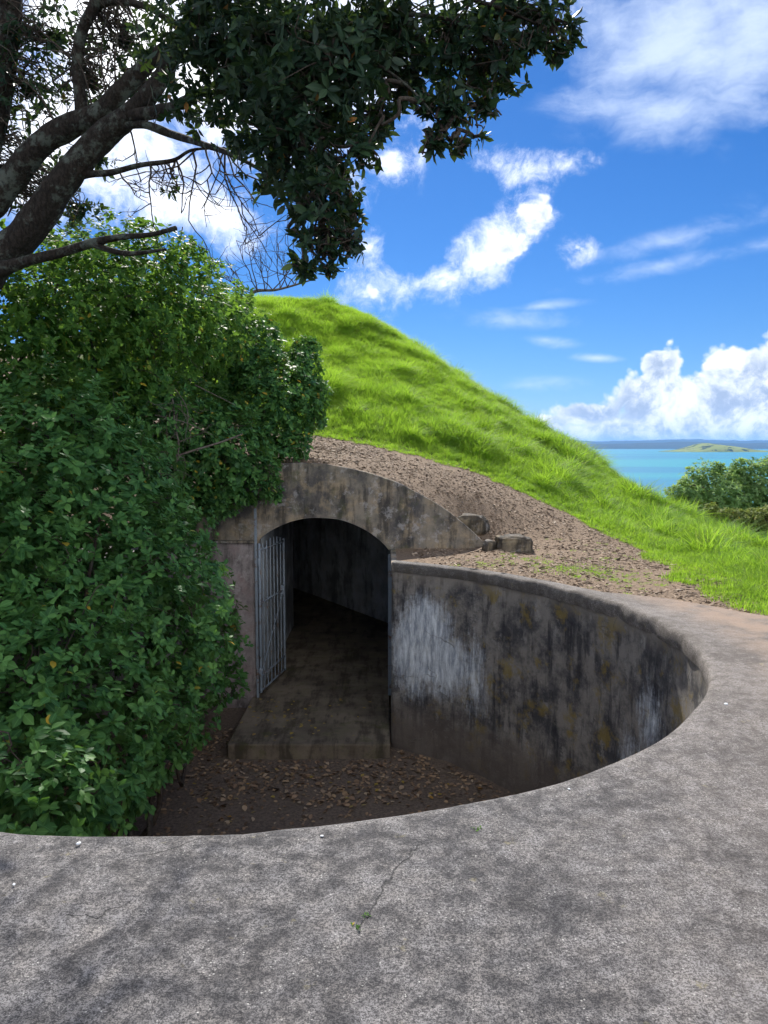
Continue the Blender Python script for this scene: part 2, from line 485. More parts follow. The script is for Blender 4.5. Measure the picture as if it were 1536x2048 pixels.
def mat_wall(patches):
    """stained render; UV = metres along the wall, height"""
    m, t, out = new_mat('stained_wall_render')
    uv = t.new('ShaderNodeUVMap', uv_map='UVMap').outputs[0]
    sx = t.new('ShaderNodeSeparateXYZ'); t.put(sx.inputs[0], uv)
    X, Z = sx.outputs[0], sx.outputs[1]
    streak = t.noise(t.scalev(uv, 7, 0.9, 1), 1.0, 6, 0.65)
    streakf = t.noise(t.scalev(uv, 17, 3.2, 1), 1.0, 5, 0.65)
    blot = t.noise(uv, 1.7, 11, 0.74)
    blot2 = t.noise(t.vmath('ADD', uv, (11, 4, 0)), 4.5, 10, 0.76)
    fine = t.noise(uv, 70, 4, 0.7)
    c = t.mix(t.ss(blot, 0.40, 0.60), (0.058, 0.057, 0.063), (0.24, 0.22, 0.20))
    c = t.mix(t.math('MULTIPLY', t.ss(blot2, 0.52, 0.60), 0.55), c, (0.34, 0.32, 0.30))
    c = t.mix(t.math('MULTIPLY', t.ss(t.math('ADD', t.math('MULTIPLY', streak, .6), t.math('MULTIPLY', blot2, .4)), 0.48, 0.60), 0.85), c, (0.026, 0.026, 0.033))
    c = t.mix(t.math('MULTIPLY', t.ss(streakf, 0.56, 0.76), 0.45), c, (0.30, 0.275, 0.25))
    # green-ochre algae
    alg = t.math('MULTIPLY', t.ss(t.noise(t.vmath('ADD', uv, (3, 9, 0)), 2.2, 9, 0.72), 0.53, 0.63), 0.7)
    c = t.mix(alg, c, (0.24, 0.175, 0.045))
    # the bottom is browner and plainer
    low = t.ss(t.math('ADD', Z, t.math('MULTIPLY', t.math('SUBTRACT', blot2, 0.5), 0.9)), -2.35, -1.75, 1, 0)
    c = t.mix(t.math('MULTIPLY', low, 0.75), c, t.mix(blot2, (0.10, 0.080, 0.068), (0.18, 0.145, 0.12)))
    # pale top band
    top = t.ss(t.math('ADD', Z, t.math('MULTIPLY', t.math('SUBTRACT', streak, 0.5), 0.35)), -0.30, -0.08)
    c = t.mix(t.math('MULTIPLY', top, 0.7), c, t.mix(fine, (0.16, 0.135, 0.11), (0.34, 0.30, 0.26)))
    # whitewash remains
    acc = None
    for (s0, z0, rs, rz, w) in patches:
        df = t.vmath('MULTIPLY', t.vmath('SUBTRACT', uv, (s0, z0, 0)), (1 / rs, 1 / rz, 0))
        k = t.math('MULTIPLY', t.math('SUBTRACT', 1.0, t.vmath('LENGTH', df)), w)
        acc = k if acc is None else t.math('MAXIMUM', acc, k)
    k = t.math('ADD', acc, t.math('MULTIPLY', t.math('SUBTRACT', t.math('ADD', t.math('MULTIPLY', t.noise(t.scalev(uv, 22, 4, 1), 1.0, 8, 0.75), 0.5), t.math('MULTIPLY', t.noise(uv, 6, 9, 0.8), 0.5)), 0.5), 2.2))
    pm = t.math('MULTIPLY', t.ss(k, 0.02, 0.62), t.ss(acc, -0.2, 0.25))
    wcol = t.mix(t.ss(t.noise(t.scalev(uv, 16, 3, 1), 1, 9, .75), .3, .7), (0.20, 0.235, 0.30), (0.88, 0.94, 1.0))
    c = t.mix(t.math('MULTIPLY', pm, 0.8), c, wcol)
    # little white flecks and dark holes
    fl = t.math('MULTIPLY', t.ss(t.noise(uv, 26, 3, 0.7), 0.66, 0.74), 0.5)
    c = t.mix(fl, c, (0.30, 0.29, 0.27))
    hole = t.ss(t.noise(t.vmath('ADD', uv, (5, 1, 0)), 8, 5, 0.7), 0.68, 0.73)
    c = t.mix(t.math('MULTIPLY', hole, 0.8), c, (0.010, 0.010, 0.010))
    c = t.mix(t.math('MULTIPLY', t.math('SUBTRACT', fine, 0.35), 0.5), c, (0.0, 0.0, 0.0))
    # cracks
    wn = t.new('ShaderNodeTexNoise'); t.put(wn.inputs['Vector'], uv); wn.inputs['Scale'].default_value = 3; wn.inputs['Detail'].default_value = 7
    cr = t.voro(t.vmath('ADD', uv, t.vmath('SCALE', wn.outputs['Color'], 0.4)), 0.9, 'DISTANCE_TO_EDGE')
    crm = t.math('MULTIPLY', t.ss(cr, 0.0, 0.009, 1, 0), t.ss(blot2, 0.46, 0.56))
    c = t.mix(t.math('MULTIPLY', crm, 0.7), c, t.mix(fine, (0.02, 0.02, 0.02), (0.25, 0.22, 0.18)))
    h = t.math('ADD', t.math('MULTIPLY', fine, 0.25), t.math('ADD', t.math('MULTIPLY', blot2, 1.2), t.math('MULTIPLY', pm, 0.25)))
    h = t.math('SUBTRACT', h, t.math('ADD', t.math('MULTIPLY', crm, 0.6), t.math('MULTIPLY', hole, 1.2)))
    principled(t, out, c, 0.88, t.bump(h, 0.7, 0.02), 0.25)
    return m

def mat_render(name, dark, mid, warm, moss=0.35, palef=0.5):
    """old portal render in object coordinates (x along, z up)"""
    m, t, out = new_mat(name)
    p = t.new('ShaderNodeTexCoord').outputs['Object']
    blot = t.noise(p, 1.6, 7, 0.65)
    blot2 = t.noise(t.vmath('ADD', p, (4, 2, 8)), 4.2, 7, 0.68)
    streak = t.noise(t.scalev(p, 6, 1, 0.9), 1, 6, 0.65)
    fine = t.noise(p, 60, 4, 0.7)
    c = t.mix(t.ss(blot, 0.38, 0.62), dark, mid)
    c = t.mix(t.math('MULTIPLY', t.ss(blot2, 0.46, 0.68), 0.75), c, warm)
    c = t.mix(t.math('MULTIPLY', t.ss(t.math('ADD', t.math('MULTIPLY', streak, .6), t.math('MULTIPLY', t.noise(p, 2.6, 8, .7), .4)), 0.47, 0.6), 0.8), c, tuple(x * 0.4 for x in dark))
    pale = t.math('MULTIPLY', t.ss(t.noise(t.vmath('ADD', p, (1, 7, 3)), 5.5, 6, 0.72), 0.54, 0.64), palef)
    c = t.mix(pale, c, (0.42, 0.40, 0.39))
    mo = t.math('MULTIPLY', t.ss(t.noise(t.vmath('ADD', p, (8, 2, 1)), 2.8, 5, 0.7), 0.54, 0.68), moss)
    c = t.mix(mo, c, (0.075, 0.085, 0.018))
    c = t.mix(t.math('MULTIPLY', t.ss(fine, 0.5, 0.75), 0.35), c, (0.015, 0.015, 0.015))
    h = t.math('ADD', t.math('MULTIPLY', fine, 0.3), blot2)
    principled(t, out, c, 0.9, t.bump(h, 0.6, 0.015), 0.2)
    return m

def mat_soil(name='soil', a=(0.125, 0.09, 0.062), b=(0.27, 0.197, 0.137), bump=0.014, grass=False):
    m, t, out = new_mat(name)
    p = t.new('ShaderNodeTexCoord').outputs['Object']
    n1 = t.noise(p, 2.0, 6, 0.6); n2 = t.noise(p, 28, 6, 0.7); n3 = t.noise(p, 110, 3, 0.7)
    c = t.mix(t.ss(n2, 0.35, 0.68), a, b)
    c = t.mix(t.ss(n1, 0.45, 0.7, 0, 0.5), c, tuple(x * 0.7 for x in b))
    c = t.mix(t.ss(n3, 0.55, 0.75, 0, 0.6), c, tuple(x * 0.35 for x in a))
    if grass:
        at = t.new('ShaderNodeAttribute', attribute_name='grassy')
        gc = t.mix(n2, (0.035, 0.055, 0.012), (0.10, 0.13, 0.03))
        c = t.mix(at.outputs['Fac'], c, gc)
    h = t.math('ADD', n2, t.math('MULTIPLY', n3, 0.4))
    principled(t, out, c, 0.95, t.bump(h, 0.8, bump), 0.15)
    return m

def mat_leaf(name, dark, mid, light, trans, tfac=0.32, rough=0.36, odd=(0.45, 0.28, 0.03), odd_at=0.985, spec=0.5):
    m, t, out = new_mat(name)
    at = t.new('ShaderNodeAttribute', attribute_name='lf')
    s = t.new('ShaderNodeSeparateXYZ'); t.put(s.inputs[0], at.outputs['Vector'])
    oi = t.new('ShaderNodeObjectInfo')
    rnd = t.math('FRACT', t.math('ADD', s.outputs[0], oi.outputs['Random']))
    cr = t.new('ShaderNodeValToRGB'); t.put(cr.inputs[0], rnd)
    e = cr.color_ramp.elements
    e[0].position = 0.0; e[0].color = (*dark, 1)
    e[1].position = odd_at + 0.004; e[1].color = (*odd, 1)
    x = cr.color_ramp.elements.new(0.5); x.color = (*mid, 1)
    x = cr.color_ramp.elements.new(odd_at - 0.003); x.color = (*light, 1)
    c = cr.outputs[0]
    rib = t.ss(s.outputs[1], 0.0, 0.16, 1, 0)
    c = t.mix(t.math('MULTIPLY', rib, 0.35), c, tuple(min(1, v * 1.8 + 0.02) for v in light))
    geo = t.new('ShaderNodeNewGeometry')
    c = t.mix(t.math('MULTIPLY', geo.outputs['Backfacing'], 0.35), c, tuple(0.5 * v + 0.05 for v in light))
    b = principled(t, out, c, rough, None, spec, link=False)
    tr = t.new('ShaderNodeBsdfTranslucent')
    t.put(tr.inputs[0], t.mix(0.65, c, (*trans, 1)))
    mx = t.new('ShaderNodeMixShader'); mx.inputs[0].default_value = tfac
    t.l.new(b, mx.inputs[1]); t.l.new(tr.outputs[0], mx.inputs[2])
    t.l.new(mx.outputs[0], out.inputs[0])
    return m

def mat_bark(name, a, b, lich=(0.20, 0.23, 0.19), lamt=0.6):
    m, t, out = new_mat(name)
    p = t.new('ShaderNodeTexCoord').outputs['Object']
    n1 = t.noise(p, 4, 5, 0.6); n2 = t.noise(t.scalev(p, 1, 1, 0.45), 38, 6, 0.7); n3 = t.noise(p, 9, 6, 0.7)
    c = t.mix(t.ss(n2, 0.35, 0.7), a, b)
    l = t.math('MULTIPLY', t.ss(t.math('ADD', t.math('MULTIPLY', n3, 0.6), t.math('MULTIPLY', n1, 0.4)), 0.5, 0.6), lamt)
    c = t.mix(l, c, lich)
    principled(t, out, c, 0.92, t.bump(t.math('ADD', n2, t.math('MULTIPLY', n3, 1.5)), 0.9, 0.02), 0.15)
    return m

def mat_plain(name, col, rough=0.6, var=0.25, scale=20, spec=0.3, metal=0.0, bump=0.0, rust=None):
    m, t, out = new_mat(name)
    p = t.new('ShaderNodeTexCoord').outputs['Object']
    n = t.noise(p, scale, 6, 0.65)
    c = t.mix(n, tuple(x * (1 - var) for x in col), tuple(min(1, x * (1 + var)) for x in col))
    if rust:
        c = t.mix(t.ss(t.noise(p, 7, 6, 0.7), 0.52, 0.66), c, rust)
    principled(t, out, c, rough, t.bump(n, 0.5, bump) if bump else None, spec, Metallic=metal)
    return m

M_APRON = mat_apron()
M_PORTAL = mat_render('portal_render', (0.085, 0.08, 0.078), (0.25, 0.215, 0.17), (0.36, 0.275, 0.175))
M_FLANK = mat_render('flank_render', (0.19, 0.165, 0.165), (0.33, 0.29, 0.285), (0.26, 0.195, 0.19), 0.1)
M_TUNNEL = mat_render('tunnel_render', (0.34, 0.36, 0.38), (0.56, 0.60, 0.64), (0.52, 0.52, 0.52), 0.1, .2)
M_SLAB = mat_render('slab_concrete', (0.13, 0.105, 0.08), (0.22, 0.178, 0.135), (0.18, 0.155, 0.10), 0.4, 0.0)
M_GROUND = mat_soil('ground_soil', grass=True)
M_PITSOIL = mat_soil('pit_soil', (0.105, 0.078, 0.060), (0.21, 0.158, 0.12))
M_BARK = mat_bark('lichen_bark', (0.018, 0.014, 0.011), (0.05, 0.04, 0.033), (0.15, 0.17, 0.14))
M_TWIG = mat_bark('twig_bark', (0.05, 0.037, 0.03), (0.10, 0.08, 0.065), lamt=0.2)
M_DEAD = mat_bark('dead_wood', (0.10, 0.08, 0.065), (0.22, 0.18, 0.15), lamt=0.3)
M_IRON = mat_plain('grey_painted_iron', (0.20, 0.24, 0.285), 0.55, 0.25, 30, 0.4, 0.0, 0.003, rust=(0.13, 0.07, 0.04))
M_STONE = mat_render('basalt_rock', (0.05, 0.045, 0.04), (0.16, 0.13, 0.095), (0.30, 0.24, 0.155), 0.3, 0.25)

# ------------------------------------------------------------------ pit outline
WALL_PTS = [(0.10, 10.30), (0.87, 9.77), (1.45, 9.12), (2.02, 8.22), (2.36, 7.30), (2.50, 6.45), (2.47, 5.79), (2.24, 5.05), (1.87, 4.45), (1.443, 3.94),
            (0.933, 3.54), (0.533, 3.33), (0.07, 3.16), (-0.40, 3.05), (-0.77, 3.0), (-1.62, 3.03), (-2.55, 3.35), (-3.45, 4.1), (-4.1, 5.3), (-4.4, 6.8),
            (-4.4, 8.4), (-4.1, 10.0), (-3.6, 11.2), (-3.2, 11.86)]
PIT_Z = -2.65
SLAB_Z = -2.45
DOOR_L, DOOR_R = -2.04, 0.14
FY = 12.0                                            # plane of the portal
rim = catmull(WALL_PTS, 14)
seg = np.r_[0, np.cumsum(np.linalg.norm(np.diff(rim, axis=0), axis=1))]
S_rim = np.arange(0, seg[-1], 0.05)
rim = np.stack([np.interp(S_rim, seg, rim[:, 0]), np.interp(S_rim, seg, rim[:, 1])], 1)
tan = np.gradient(rim, axis=0); tan /= np.linalg.norm(tan, axis=1)[:, None]
nout = np.stack([-tan[:, 1], tan[:, 0]], 1)         # path runs clockwise seen from above ... pick outward
ctr = np.array([-0.9, 6.6])
nout *= np.sign(((rim - ctr) * nout).sum(1))[:, None]
outline = np.vstack([rim, [(-3.2, 12.3), (DOOR_R, 12.3), (DOOR_R, 12.0)]])

def in_poly(x, y, poly):
    inside = np.zeros(np.shape(x), bool)
    n = len(poly); j = n - 1
    for i in range(n):
        xi, yi = poly[i]; xj, yj = poly[j]
        if yi != yj:
            c = ((yi > y) != (yj > y)) & (x < (xj - xi) * (y - yi) / (yj - yi) + xi)
            inside ^= c
        j = i
    return inside

# ------------------------------------------------------------------ terrain
def zout(x):                                         # top of the portal face (outer arch)
    return -2.77 + np.sqrt(np.maximum(4.1 ** 2 - (np.asarray(x) + 1.38) ** 2, 0.0))
def zin(x):                                          # intrados of the doorway
    return -1.02 + np.sqrt(np.maximum(1.48 ** 2 - (np.asarray(x) + 1.05) ** 2, 0.0))

ctl = []
G = 0.12                                             # grass adds about this much
for (u, v, Y, dz) in [(1100, 1010, 14.5, 0), (900, 930, 15.5, 0), (650, 870, 16.5, 0), (800, 780, 20, G), (1000, 880, 19, G), (650, 680, 24, G),
                      (1200, 1000, 16.5, G), (900, 850, 18, G), (1350, 1100, 12.5, G), (1450, 1100, 13, G), (1100, 900, 20, G)]:
    q = P(u, v, Y); ctl.append((q[0], q[1], q[2] - dz))
sky_px = [(480, 596, 28), (600, 592, 28), (690, 604, 28), (770, 640, 27), (850, 694, 26), (925, 745, 25), (1000, 795, 24), (1085, 848, 23), (1170, 896, 22), (1250, 950, 20.5), (1330, 1000, 19), (1430, 1040, 17.5), (1536, 1080, 16), (1650, 1120, 15)]
for (u, v, Y) in sky_px:
    q = P(u, v, Y); ctl.append((q[0], q[1], q[2] - 0.28))
    q2 = P(u, v, Y + 4); ctl.append((q2[0] + 0.8, q2[1], q2[2] - 2.0))
    q3 = P(u, v, Y + 10); ctl.append((q3[0] + 3, q3[1], q[2] - 6.0 if u > 900 else q[2] - 3.5))
for x in np.linspace(-4.0, 1.6, 9):
    ctl.append((x, 12.35, float(zout(x)) - 0.06))
ctl += [(1.9, 12.0, 0.0), (2.5, 12.8, 0.16), (1.5, 13.3, 0.75), (0.2, 13.8, 1.25), (-1.5, 14, 1.55), (-4, 15, 1.6), (-7, 14, 1.5), (-8, 18, 2.6), (-6, 23, 5.0), (-10, 26, 5.5), (-12, 18, 2.5),
        (3.0, 11.5, 0.02), (2.6, 10.2, -0.03), (3.83, 7.36, -0.02), (4.1, 12.6, 0.02), (3.4, 9.3, -0.02), (5.6, 9.5, -0.02), (6.6, 8, -0.25), (8.5, 11, -0.75), (9, 7, -0.9), (12, 9, -2.6),
        (12, 14, -2.2), (10.6, 24, -2.2), (15, 20, -4.5), (14, 28, -4.5), (5, 5, -0.02), (7, 3, -0.3), (10, 2, -1.5), (-6, 5, 0), (-8, 9, 0.2), (-6, 11.5, 0.5), (-12, 6, 0.3), (0, 0, 0), (4, 0, 0), (-4, 0, 0), (0, -6, 0), (8, -5, -0.6), (-8, -5, 0), (-10, 0, 0),
        (2.9, 7.0, -0.02), (2.7, 4.5, -0.02), (1, 2.5, -0.02), (-1.5, 2, -0.02), (-4, 3, -0.02), (-5, 8, 0.0), (-4.6, 11.8, 0.2)]
ctl = np.array(ctl)
_d = np.linalg.norm(ctl[:, None, :2] - ctl[None, :, :2], axis=2)
def _tps(r): return np.where(r > 1e-9, r * r * np.log(np.maximum(r, 1e-9)), 0.0)
_n = len(ctl)
_A = np.zeros((_n + 3, _n + 3))
_A[:_n, :_n] = _tps(_d) + np.eye(_n) * 0.15
_A[:_n, _n] = 1; _A[:_n, _n + 1:] = ctl[:, :2]; _A[_n, :_n] = 1; _A[_n + 1:, :_n] = ctl[:, :2].T
_w = np.linalg.solve(_A, np.r_[ctl[:, 2], 0, 0, 0])

def sst(x, a, b):
    t = np.clip((x - a) / (b - a), 0, 1); return t * t * (3 - 2 * t)

def H(x, y):
    x = np.asarray(x, float); y = np.asarray(y, float); sh = x.shape
    x = x.ravel(); y = y.ravel()
    z = np.zeros_like(x)
    for a in range(0, len(x), 20000):
        xx, yy = x[a:a + 20000], y[a:a + 20000]
        r = np.hypot(xx[:, None] - ctl[None, :, 0], yy[:, None] - ctl[None, :, 1])
        z[a:a + 20000] = _tps(r) @ _w[:_n] + _w[_n] + xx * _w[_n + 1] + yy * _w[_n + 2]
    # ledge in front of the portal wing
    k = (1 - sst(y, 12.06, 12.26)) * (1 - sst(x, 1.35, 1.85)) * sst(y, 8.5, 9.3)
    z = z * (1 - k) + np.minimum(z, -0.04) * k
    # the apron area is level
    r = np.hypot(x + 0.9, y - 6.3)
    ap = (1 - sst(r, 4.0, 5.2)) * (1 - sst(y, 9.0, 10.0))
    z = z * (1 - ap) + -0.03 * ap
    # far away everything falls to the sea
    rr = np.hypot(x - 0, y - 14)
    f = sst(rr, 24, 42)
    z = z * (1 - f) + (-2 - 0.55 * np.maximum(rr - 24, 0)) * f
    return np.maximum(z, -60).reshape(sh)

def lin(a, b, s): return np.arange(a, b, s)
gx = np.r_[np.linspace(-150, -16, 20), lin(-15, -5, .4), lin(-5, 6, .07), lin(6, 14, .25), np.linspace(14.5, 150, 24)]
gy = np.r_[np.linspace(-130, -7, 18), lin(-6, 2, .4), lin(2, 9, .1), lin(9, 14.5, .055), lin(14.5, 34, .25), np.linspace(34.5, 160, 24)]
gy = np.unique(np.r_[gy, 12.0, 12.3]); gx = np.unique(np.r_[gx, DOOR_R])

# edge of the grass, in plan
grass_edge = np.array([(9.0, 1.5), (6.2, 3.5), (4.6, 5.6), (3.95, 7.3), (3.85, 8.9), (4.05, 10.8), (4.15, 12.6), (3.75, 13.9), (3.15, 14.5), (2.2, 15.1), (1.37, 15.5), (0.1, 15.9), (-1.3, 16.3), (-4, 16.8), (-9, 17)])
ge = catmull(grass_edge, 6)
grass_poly = np.vstack([ge, [(-9, 60), (60, 60), (60, 1.5)]])
def grass_sd(x, y):
    """signed distance into the grass"""
    x = np.asarray(x, float); y = np.asarray(y, float)
    d = np.full(x.shape, 1e9)
    for a, b in zip(ge[:-1], ge[1:]):
        ab = b - a
        tt = np.clip(((x - a[0]) * ab[0] + (y - a[1]) * ab[1]) / (ab @ ab), 0, 1)
        d = np.minimum(d, np.hypot(x - a[0] - tt * ab[0], y - a[1] - tt * ab[1]))
    s = np.where(in_poly(x, y, grass_poly), d, -d)
    return s + (fbm(np.stack([x.ravel(), y.ravel(), 0 * x.ravel()], 1) * 1.1, 3, 4).reshape(x.shape) - 0.5) * 0.9

def build_ground():
    X, Y = np.meshgrid(gx, gy, indexing='ij')
    Z = H(X, Y)
    near = (np.hypot(X, Y - 10) < 30)
    p = np.stack([X.ravel(), Y.ravel(), 0 * X.ravel()], 1)
    lump = (fbm(p * 0.9, 5, 4).reshape(X.shape) - 0.5) * 0.05 + (fbm(p * 3.5, 6, 3).reshape(X.shape) - 0.5) * 0.10
    sd = grass_sd(X, Y)
    Z = Z + lump * near * sst(sd, 0.2, 1.5)
    Z = Z + near * (fbm(p * 5, 8, 3).reshape(X.shape) - 0.5) * 0.02 * (sd < 0.5)
    Fq = grid_faces(len(gx), len(gy))
    cxy = np.stack([X.ravel(), Y.ravel()], 1)[Fq].mean(1)
    # small hole for the pit, the doorway and the tunnel mouth
    grown = np.vstack([rim + nout * 0.10, [(-3.2, 12.3), (DOOR_R, 12.3), (DOOR_R, 12.0), (DOOR_R, 10.4)]])
    keep = ~in_poly(cxy[:, 0], cxy[:, 1], grown)
    Fq = Fq[keep]
    V = np.stack([X.ravel(), Y.ravel(), Z.ravel()], 1)
    me = mesh_np('ground', V, Fq, M_GROUND, attr={'grassy': sst(sd, -0.05, 0.35).ravel()})
    o = obj('ground', me); tag(o, kind='structure')
    return o
build_ground()

# ------------------------------------------------------------------ apron with its rounded lip
def build_apron():
    n = len(rim)
    th = np.arctan2(rim[:, 1] - 6.6, rim[:, 0] + 0.9)
    # width outward from the rim, by arc length along it
    s_pt = S_rim
    wid = np.interp(s_pt, [0, 1.6, 2.4, 3.1, 3.6, 4.2, 5.2, 6.5, 8, 16, 17, 22], [0.15, 0.16, 0.17, 0.30, 0.75, 1.05, 1.9, 4.5, 7, 7, 4, 1.0])
    prof = [(0.004, -0.13), (-0.004, -0.08), (0.0, -0.045), (0.006, -0.022), (0.018, -0.005), (0.045, 0.004), (0.12, 0.008)]
    ks = np.r_[np.linspace(0.02, 0.2, 6), np.linspace(0.24, 1, 26)]
    m = len(prof) + len(ks)
    V = np.zeros((n, m, 3)); silt = np.zeros((n, m))
    q3 = np.c_[rim, 0 * s_pt]
    lip = (fbm(q3 * 5.0, 21, 5) - 0.5) * 0.07 * sst(s_pt, 0.6, 2.0) * (1 - sst(s_pt, 5.0, 6.5)) + (fbm(q3 * 3, 22, 3) - 0.5) * 0.015
    rais = 0.022 * sst(s_pt, 1.0, 2.5) * (1 - sst(s_pt, 4.6, 6.0))
    for i in range(n):
        for k, (o, z) in enumerate(prof):
            V[i, k, :2] = rim[i] + nout[i] * (o + lip[i] * (1 if k < 5 else .4))
            V[i, k, 2] = z + (rais[i] + lip[i] * 0.5) * (k / 6 if k < 4 else 1)
        for k, f in enumerate(ks):
            r_ = 0.12 + f * (wid[i] - 0.12)
            V[i, len(prof) + k, :2] = rim[i] + nout[i] * r_
            V[i, len(prof) + k, 2] = 0.008 + (rais[i] + lip[i] * 0.5) * max(0, 1 - (r_ - 0.12) / 0.15)
            silt[i, len(prof) + k] = sst(r_, 0.20, 0.75) * (1 - sst(s_pt[i], 5.4, 7.0)) * sst(s_pt[i], 1.5, 3.0)
        V[i, -1, 2] = -0.06
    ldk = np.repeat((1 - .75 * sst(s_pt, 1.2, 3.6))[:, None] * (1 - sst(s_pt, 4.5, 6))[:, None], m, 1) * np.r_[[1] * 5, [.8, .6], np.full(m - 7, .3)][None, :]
    flat = V.reshape(-1, 3)
    flat[:, 2] += (fbm(flat * 1.3, 31, 3) - 0.5) * 0.012
    flat[:, 2] += (fbm(flat * 14, 33, 2) - 0.5) * 0.006
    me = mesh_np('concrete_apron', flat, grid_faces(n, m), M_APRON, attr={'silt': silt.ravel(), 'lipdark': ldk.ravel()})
    o = obj('concrete_apron', me); tag(o, 'speckled grey concrete apron round the sunken pit', None, None, 'structure')
    # the apron closes the fan behind the camera
build_apron()

# ------------------------------------------------------------------ pit wall
def near_s(x, y):
    return float(S_rim[np.argmin(np.hypot(rim[:, 0] - x, rim[:, 1] - y))])
patches = [(0.55, -0.85, 0.55, 0.55, 1.0), (0.75, -1.3, 0.75, 0.6, 1.0), (0.35, -1.25, 0.5, 0.75, 1.0), (1.35, -1.35, 0.35, 0.75, 0.5), (near_s(2.46, 6.75), -0.95, 0.36, 0.55, 0.45), (near_s(2.4, 7.1), -1.5, 0.3, 0.5, 0.4)]
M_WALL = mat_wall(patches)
def build_wall():
    # passage side wall (from the portal to the corner), then round the pit
    path = np.vstack([np.c_[np.full(12, 1) * np.linspace(DOOR_R + 0.005, 0.10, 12), np.linspace(12.0, 10.3, 12)][:-1], rim])
    nrm = np.vstack([np.tile([1.0, 0.0], (11, 1)), nout])
    s = np.r_[np.linspace(-1.75, -0.15, 11), S_rim]
    zs = np.r_[np.linspace(-0.085, -0.3, 5), np.linspace(-0.4, PIT_Z - 0.15, 30)]
    n, m = len(path), len(zs)
    V = np.zeros((n, m, 3))
    for k, z in enumerate(zs):
        V[:, k, :2] = path + nrm * (0.012 - 0.02 * (z / PIT_Z))
        V[:, k, 2] = z
    flat = V.reshape(-1, 3)
    w = (fbm(flat * 2.2, 41, 4) - 0.5) * 0.05
    N2 = np.repeat(nrm, m, 0)
    side = np.repeat((s < 0.0), m)
    flat[:, :2] += N2 * np.where(side, 0, np.abs(w))[:, None]
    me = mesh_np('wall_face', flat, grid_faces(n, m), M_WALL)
    uvl = me.uv_layers.new(name='UVMap')
    S2 = np.repeat(s, m); Z2 = np.tile(zs, n)
    li = np.zeros(len(me.loops), np.int32); me.loops.foreach_get('vertex_index', li)
    uvl.data.foreach_set('uv', np.stack([S2[li], Z2[li]], 1).astype(np.float32).ravel())
    o = obj('pit_wall', me)
    tag(o, 'curved stained dark concrete wall lining the sunken pit right of the doorway', 'wall')
    # earth behind the wall's end, under the dirt ledge: top strip to the doorway
build_wall()

# coping of the short passage wall
cop = obj('passage_coping', box_mesh('passage_coping', (0.10, 10.28, -0.14), (0.19, 11.99, -0.035), M_PORTAL, 0.02))
tag(cop, 'short concrete coping on the wall end beside the doorway', 'coping')

def sheet(name, poly, z, mat, res=0.12, amp=0.03, seed=1):
    poly = np.array(poly); lo = poly.min(0); hi = poly.max(0)
    xs = np.arange(lo[0], hi[0] + res, res); ys = np.arange(lo[1], hi[1] + res, res)
    X, Y = np.meshgrid(xs, ys, indexing='ij')
    p = np.stack([X.ravel(), Y.ravel(), 0 * X.ravel()], 1)
    Z = z + (fbm(p * 1.2, seed, 4) - 0.5) * amp * 2 + (fbm(p * 6, seed + 3, 3) - 0.5) * amp
    return mesh_np(name, np.c_[p[:, :2], Z], grid_faces(len(xs), len(ys)), mat)
pf = obj('pit_floor', sheet('pit_floor', [(-4.8, 2.8), (2.8, 12.0)], PIT_Z, M_PITSOIL)); tag(pf, kind='structure')

# ------------------------------------------------------------------ portal
def solid_strip(name, xs, zt, zb, y0, y1, mat, nz=10):
    """closed solid between a bottom and a top profile over xs"""
    bm = bmesh.new()
    xs = np.asarray(xs); n = len(xs)
    def layer(y):
        g = []
        for i in range(n):
            g.append([bm.verts.new((xs[i], y, zb[i] + (zt[i] - zb[i]) * k / nz)) for k in range(nz + 1)])
        return g
    A, B = layer(y0), layer(y1)
    for i in range(n - 1):
        for k in range(nz):
            bm.faces.new((A[i][k], A[i + 1][k], A[i + 1][k + 1], A[i][k + 1]))
            bm.faces.new((B[i][k], B[i][k + 1], B[i + 1][k + 1], B[i + 1][k]))
        bm.faces.new((A[i][nz], A[i + 1][nz], B[i + 1][nz], B[i][nz]))
        bm.faces.new((A[i][0], B[i][0], B[i + 1][0], A[i + 1][0]))
    for k in range(nz):
        bm.faces.new((A[0][k], A[0][k + 1], B[0][k + 1], B[0][k]))
        bm.faces.new((A[-1][k], B[-1][k], B[-1][k + 1], A[-1][k + 1]))
    bmesh.ops.remove_doubles(bm, verts=bm.verts, dist=1e-5)
    me = bpy.data.meshes.new(name); bm.to_mesh(me); bm.free()
    me.materials.append(mat)
    return me

